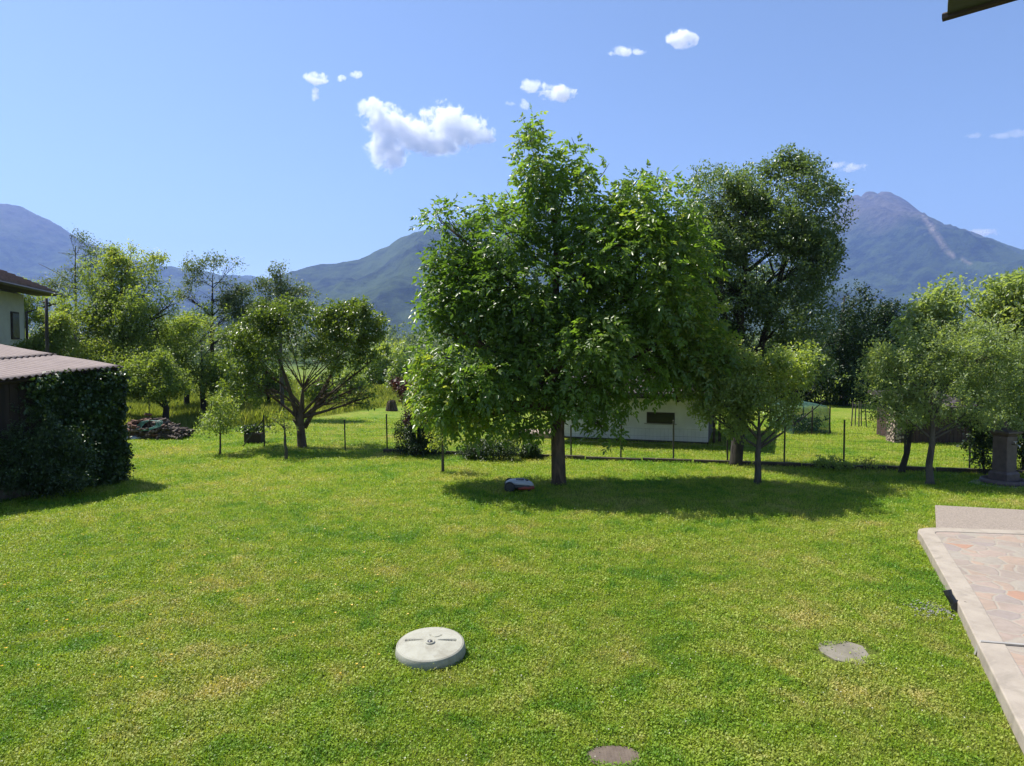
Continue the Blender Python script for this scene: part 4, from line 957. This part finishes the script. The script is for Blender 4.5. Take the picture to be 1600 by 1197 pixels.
# black drain spout at the kerb
def spout():
    c = G(1490, 958); e = empty('drain_spout', c, label='black plastic pipe stubs leaning at the patio kerb', cat='pipe')
    m = MB(); m.tube([c+Vector((.02,-.02,0)), c+Vector((.0,.0,.12)), c+Vector((-.04,.03,.20)), c+Vector((-.05,.05,.25))], [.042,.042,.04,.046], 12); m.build('pipe', M['m_black'], e)
    m = MB(); m.tube([c+Vector((.07,-.06,0)), c+Vector((.10,-.05,.11)), c+Vector((.115,-.04,.13))], [.024,.024,.038], 8); m.build('branch', M['m_black'], e)
    m = MB(); r = random.Random(2)
    for k in range(150):
        x, y = -abs(r.gauss(0,.22)), r.gauss(.05,.13); s = r.uniform(.006,.016); M3 = Matrix.Rotation(r.uniform(0,3),3,'Z') @ Matrix.Rotation(r.uniform(0,3),3,'X'); m.box((c.x+x-.05, c.y+y, .028), (s*1.6,s,s), M=M3)
    tag(m.build('pebbles', M['pebble']), 'scatter of grey gravel in the grass by the black pipe', 'gravel', kind='stuff')
M['pebble'] = simple('grey_gravel', (.16,.155,.16), (.26,.25,.25), 40, .9)
spout()

# ------------------------------------------------------------------ stone pump / fountain
M['pump'] = simple('dark_cast_stone', (.115,.085,.08), (.075,.055,.055), 8, .6, .1, .25)
M['pale_stone'] = simple('pale_stone', (.42,.38,.33), (.33,.30,.26), 5, .85)
def pump():
    c = G(1568, 757); e = empty('stone_pump', c, label='square brown garden fountain pillar with finial on a round basin', cat='fountain')
    q = c.y/F; rz = R(20)
    m = MB(); m.lathe([(.44,0),(.46,.05),(.45,.11),(.41,.14),(.36,.13),(.32,.08),(0,.07)], c, 40); m.build('basin', M['pump'], e, smooth=True)
    def sq(prof): 
        mm = MB(); mm.lathe([(r_*1.414, z) for r_, z in prof], c, 4, Matrix.Rotation(rz+R(45), 3, 'Z')); return mm
    sq([(.21,.08),(.21,.26),(.185,.30),(.185,.31)]).build('plinth', M['pump'], e, bevel=.01)
    sq([(.165,.30),(.165,1.10)]).build('shaft', M['pump'], e, bevel=.015)
    sq([(.17,1.10),(.19,1.13),(.235,1.17),(.235,1.205),(.20,1.22),(.06,1.27)]).build('cornice', M['pump'], e, bevel=.006)
    m = MB(); m.lathe([(.06,1.25),(.03,1.29),(.055,1.33),(.06,1.36),(.04,1.40),(.012,1.44),(0,1.47)], c, 16); m.build('finial', M['pump'], e, smooth=True)
    f = Vector((math.sin(rz)*1, -math.cos(rz), 0)); 
    m = MB(); p = c+f*.165+Vector((0,0,.93)); m.tube([p, p+f*.10, p+f*.15+Vector((0,0,-.03)), p+f*.155+Vector((0,0,-.08))], .016, 8); m.tube([p+f*.06, p+f*.06+Vector((0,0,.06))], .01, 6); m.tube([p+f*.06+Vector((-.04,0,.06)), p+f*.06+Vector((.04,0,.06))], .009, 6)
    m.build('tap', M['brass'], e, smooth=True)
M['brass'] = simple('tap_metal', (.55,.53,.48), (.45,.42,.36), 20, .3, .9, 0)
pump()
c = G(1568, 757); m = MB()
m.prism([(c.x-.72,c.y+.12),(c.x-.35,c.y-.38),(c.x+.2,c.y-.52),(c.x+1.2,c.y-.4),(c.x+1.2,c.y+.5),(c.x-.3,c.y+.55)], -.05, .022)
tag(m.build('stone_pad', M['pale_stone'], bevel=.006), 'pale stone pad under the fountain pillar', 'paving')

# ------------------------------------------------------------------ roof corner overhead
def eave():
    d0 = 3.6; A = W(1480, 24, d0); B = W(1562, 0, 1); B = Vector((0,0,HC))+(B-Vector((0,0,HC)))*((A.z-HC)/(B.z-HC))
    dirb = Vector(((B-A).x, (B-A).y, 0)).normalized()      # along the lower edge
    e = empty('roof_corner', A, label='dark underside of the roof corner at the top right', cat='roof')
    back = Vector((dirb.y*1, -dirb.x, 0)); back = back if back.y < 0 else -back
    z = A.z; vs = []; m = MB()
    e1 = dirb*4.0; e2 = Vector((-.60,-1,0)).normalized()*2.2+Vector((0,0,.25)); back = Vector((-.51,-.86,0)); th = Vector((0,0,.055))
    m.add([A, A+e1, A+e1+e2, A+e2, A+th, A+e1+th, A+e1+e2+th, A+e2+th], [(3,2,1,0),(4,5,6,7),(0,1,5,4),(1,2,6,5),(2,3,7,6),(3,0,4,7)]); m.build('boards', M['greenwood'], e)
    m = MB(); r = random.Random(5); k = 26          # a row of tile ends with an uneven edge
    for i in range(k):
        p = A+e1*(i/k)-back*.03+Vector((0,0,.06+r.uniform(-.012,.014))); wv = e1.length/k
        m.box(p+dirb*wv/2+back*.3+Vector((0,0,.03)), (wv*.94, .66, .03), M=Matrix.Rotation(math.atan2(dirb.y, dirb.x), 3, 'Z') @ Matrix.Rotation(-math.atan2(.25,2.2), 3, 'X') @ Matrix.Rotation(r.uniform(-.03,.03),3,'Y'))
    m.build('tiles', M['tiles'], e)
    m = MB(); m.tube([A-dirb*.02-back*.01, A+e1-back*.01], [.022,.022], 6); m.build('edge_batten', M['dark_wood'], e)
M['greenwood'] = simple('green_boards', (.06,.075,.06), (.045,.05,.045), 4, .8, 0, .3, .01, (1,6,1))
eave()

# ------------------------------------------------------------------ mountains
def mtmat(name, rock=.0, rz=900, scree=None):
    m, t, b, o = newmat(name); v_ = pos(t)
    c = ramp(t, noise(t, v_, .012, 6, .65), [(.43, (.008,.018,.008)), (.57, (.042,.066,.024))])
    c = mixc(t, ramp(t, noise(t, v_, .0026, 5, .65, .5), [(.46, 0), (.60, .75)]), c, (.075,.112,.034))
    sep = N(t, 'ShaderNodeSeparateXYZ'); t.links.new(v_, sep.inputs[0])
    if rock:
        h = math_(t, 'ADD', sep.outputs[2], math_(t, 'MULTIPLY', noise(t, v_, .006, 5, .7), 420))
        f = ramp(t, math_(t, 'DIVIDE', h, rz*2), [(.46, 0), (.58, rock)])
        c = mixc(t, f, c, ramp(t, noise(t, v_, .02, 5, .7), [(.4, (.07,.06,.05)), (.6, (.16,.14,.12))]))
    if scree:
        a = N(t, 'ShaderNodeAttribute', attribute_name='scree').outputs['Fac']
        c = mixc(t, math_(t, 'MULTIPLY', a, ramp(t, noise(t, v_, .02, 4, .7), [(.38, .35), (.6, 1)])), c, (.30,.25,.20))
    t.links.new(c, b.inputs['Base Color']); b.inputs['Roughness'].default_value = .95; b.inputs['Specular IOR Level'].default_value = .1
    c  # relief
    bump(t, noise(t, v_, .02, 6, .75), b, 1.0, 40); return m
def fbm(x, y, s, o=5, seed=0):
    out = np.zeros_like(x); a = 1; tot = 0
    flat = [(i, j) for i in range(x.shape[0]) for j in range(x.shape[1])]
    return out
def mountain(name, pts, d, depth, mat, seed, span, gully=.16, freq=1.0, scree=None):
    nx, ny = 330, 110; px = np.linspace(span[0], span[1], nx); P = sorted(pts)
    py = np.interp(px, [p[0] for p in P], [p[1] for p in P])
    rs = random.Random(seed); 
    ridge = np.array([W(a, b, d).z for a, b in zip(px, py)]); X0 = (px-800)/F*d
    ridge = ridge+np.array([mnoise.fractal(Vector((x*.012, seed, 0)), .8, 2.1, 5)*9 for x in X0])
    V = np.zeros((ny, nx, 3)); A = np.zeros((ny, nx)); q = d/4000
    for j in range(ny):
        t_ = j/(ny-1); s = t_*1.35        # 0 = foot, 1 = ridge, beyond = back slope
        for i in range(nx):
            x = X0[i]*(1-.0*t_); y = d-depth*(1-s)
            f = s**1.25 if s <= 1 else 1-(s-1)*1.5
            w_ = math.sin(min(s, 1)*math.pi)**.7 if s < 1 else 0
            g = mnoise.ridged_multi_fractal(Vector((x*.0011*freq/q+y*.0002, y*.00045*freq/q, seed)), .9, 2.1, 6, 1.0, 2.0)
            g2 = mnoise.fractal(Vector((x*.004/q, y*.004/q, seed+4)), .7, 2.0, 4)
            z = ridge[i]*f+(g-1.15)*gully*ridge[i]*w_*.8+g2*22*q*w_
            V[j, i] = (x, y, z-3)
            if scree:
                pyv = 548-(z-HC)/y*F; pxv = 800+x/y*F
                c_ = np.interp(pyv, [p[1] for p in scree], [p[0] for p in scree]); wv = np.interp(pyv, [p[1] for p in scree], [p[2] for p in scree])
                k = 1-abs(pxv-c_)/wv
                if scree[0][1] < pyv < scree[-1][1]: A[j, i] = max(0, min(1, k*2.2))*.9
    idx = (np.arange(ny-1)[:, None]*nx+np.arange(nx-1)[None]).ravel()
    qd = np.stack([idx, idx+1, idx+nx+1, idx+nx], -1).ravel()
    return tag(np_mesh(name, V.reshape(-1, 3), qd, np.full(len(idx), 4), mat, smooth=True, attrs={'scree': A.ravel()}), kind='structure')
mountain('mountain_left', [(-500,420),(-200,350),(-60,318),(0,315),(40,320),(70,336),(100,350),(130,374),(170,388),(220,406),(260,414),(300,420),(350,428),(400,436),(450,450),(600,500),(900,560)], 4600, 2200, mtmat('forest_left', .5, 900), 3, (-560, 800), .20)
mountain('mountain_middle', [(300,520),(380,462),(430,440),(450,427),(480,416),(510,411),(560,405),(590,390),(620,374),(650,362),(690,350),(720,344),(760,338),(860,318),(960,322),(1060,350),(1150,392),(1250,440),(1400,520)], 3400, 1700, mtmat('forest_middle', .0), 8, (300, 1500), .24)
mountain('mountain_right', [(900,560),(1080,480),(1200,410),(1260,365),(1285,342),(1308,316),(1320,306),(1332,303),(1338,308),(1346,299),(1356,297),(1362,303),(1370,297),(1384,297),(1396,303),(1412,315),(1425,328),(1437,338),(1455,350),(1480,360),(1510,372),(1540,384),(1570,397),(1600,408),(1680,440),(1900,500),(2100,540)], 5000, 2400, mtmat('forest_right', .9, 1000, True), 14, (1000, 2150), .24, 1.1,
         scree=[(1436,338,2),(1444,350,6),(1452,362,7),(1461,377,6),(1470,389,4),(1484,399,5),(1500,407,5),(1513,414,4),(1526,419,2)])
mountain('mountain_far', [(1200,420),(1400,400),(1550,386),(1600,388),(1700,384),(1900,400),(2200,420)], 6400, 1200, mtmat('forest_far'), 21, (1150, 2200), .1)
mountain('mountain_valley', [(100,440),(250,425),(330,428),(385,429),(410,432),(440,438),(500,446),(600,460)], 6200, 1500, mtmat('forest_valley'), 25, (80, 640), .1)

# ------------------------------------------------------------------ clouds
def cloudmat(dens, sc, thr, seed, blobs, c, q, aniso=.3):
    m = bpy.data.materials.new('cloud_vapour'); m.use_nodes = True; t = m.node_tree; t.nodes.remove(t.nodes['Principled BSDF'])
    out = t.nodes['Material Output']; pv = N(t, 'ShaderNodeVolumePrincipled'); pv.inputs['Color'].default_value = (1,1,1,1)
    pv.inputs['Anisotropy'].default_value = aniso
    tc = N(t, 'ShaderNodeTexCoord').outputs['Object']; fall = None
    for (x, y, rx, ry) in blobs:
        mp = N(t, 'ShaderNodeMapping'); t.links.new(tc, mp.inputs[0]); r_ = (rx*q, max(rx*.6, ry)*q, ry*q)
        mp.inputs['Scale'].default_value = tuple(1/a for a in r_); mp.inputs['Location'].default_value = (-x*q/r_[0], 0, -y*q/r_[2])
        ln = N(t, 'ShaderNodeVectorMath', operation='LENGTH'); t.links.new(mp.outputs[0], ln.inputs[0])
        f = math_(t, 'SUBTRACT', 1.0, math_(t, 'POWER', ln.outputs['Value'], 2.0)); fall = f if fall is None else math_(t, 'MAXIMUM', fall, f)
    mp = N(t, 'ShaderNodeMapping'); mp.inputs['Location'].default_value = (seed*3.1, seed*1.7, seed*.9); t.links.new(pos(t, (.001,.001,.001)), mp.inputs[0])
    n = math_(t, 'ADD', math_(t, 'MULTIPLY', noise(t, mp.outputs[0], sc, 8, .70, .4), 2.6), -.80)
    s = math_(t, 'SUBTRACT', math_(t, 'ADD', math_(t, 'MULTIPLY', fall, .42), n), thr)
    t.links.new(math_(t, 'MULTIPLY', math_(t, 'MULTIPLY', s, 5.5, True), dens), pv.inputs['Density']); t.links.new(pv.outputs[0], out.inputs['Volume'])
    return m
def cloud(px, py, d, blobs, label, dens=.022, sc=8.0, thr=.61, seed=1):
    c = W(px, py, d); q = d/F; x0 = min(b[0]-b[2] for b in blobs)*1.12; x1 = max(b[0]+b[2] for b in blobs)*1.12
    z0 = min(b[1]-b[3] for b in blobs)*1.15; z1 = max(b[1]+b[3] for b in blobs)*1.15; yy = max(max(b[2]*.6, b[3]) for b in blobs)*1.15
    mb = MB(); bm = bmesh.new(); bmesh.ops.create_icosphere(bm, subdivisions=3, radius=1.0)
    cx, cz, sx, sz = (x0+x1)/2, (z0+z1)/2, (x1-x0)/2*1.2, (z1-z0)/2*1.25
    for v_ in bm.verts: v_.co = Vector(((cx+v_.co.x*sx)*q, v_.co.y*yy*1.2*q, (cz+v_.co.z*sz)*q))
    me = bpy.data.meshes.new('cloud'); bm.to_mesh(me); bm.free()
    o = link('cloud', me, cloudmat(dens, sc, thr, seed, blobs, c, q)); o.location = c
    return tag(o, label, 'cloud', 'small clouds in the blue sky')
cloud(660, 213, 6000, [(-75,42,28,14),(-45,15,40,30),(-55,-20,30,34),(-10,0,45,26),(35,22,38,28),(60,5,40,28),(20,-12,50,18),(90,0,22,14)], 'largest white cumulus cloud, left of the walnut top', seed=1)
cloud(862, 143, 6400, [(-30,6,16,12),(-10,0,18,11),(12,-3,26,12),(30,-2,12,12)], 'flat white cloud straight above the walnut top', seed=4)
cloud(1062, 62, 6400, [(0,0,27,12),(2,6,13,12)], 'small puffy white cloud near the top of the sky', seed=2, thr=.60)
cloud(978, 80, 6400, [(-6,0,20,8),(15,-1,14,4)], 'faint small wisp left of the small puffy cloud', .016, 10, .64, 3)
cloud(498, 124, 6400, [(-5,2,19,10),(4,-3,18,5)], 'small cloud high on the left above the largest one', .022, 10, .64, 6)
cloud(546, 118, 6400, [(10,2,11,6),(-12,-4,8,6)], 'tiny cloud right of the small high left cloud', .022, 11, .62, 9)
cloud(493, 150, 6400, [(0,2,8,10)], 'tiny cloud just below the small high left cloud', .022, 11, .62, 5)
cloud(815, 164, 6400, [(5,0,8,9),(-18,2,8,4)], 'faint wisp below the flat white cloud', .008, 11, .62, 7)
cloud(1326, 262, 7600, [(6,0,20,9),(-14,4,16,6)], 'small pale cloud above the rocky right peak', .012, 9, .64, 8)
cloud(1536, 364, 9400, [(0,0,26,6)], 'low pale cloud over the right ridge', .010, 8, .62, 11)
cloud(1560, 212, 7600, [(-38,0,14,4),(5,0,20,4),(35,4,25,6)], 'long faint wisp at the right edge of the sky', .004, 10, .60, 12)

# ------------------------------------------------------------------ haze
def haze():
    m = bpy.data.materials.new('haze'); m.use_nodes = True; t = m.node_tree; t.nodes.remove(t.nodes['Principled BSDF'])
    pv = N(t, 'ShaderNodeVolumePrincipled'); pv.inputs['Color'].default_value = (.32,.48,1,1); pv.inputs['Density'].default_value = 1.05e-4; pv.inputs['Anisotropy'].default_value = .25
    t.links.new(pv.outputs[0], t.nodes['Material Output'].inputs['Volume'])
    mb = MB(); mb.box((0, 3700, 649), (16400, 8800, 1302)); return tag(mb.build('haze', m), kind='stuff', label='thin blue valley haze between garden and mountains', cat='haze')
haze()
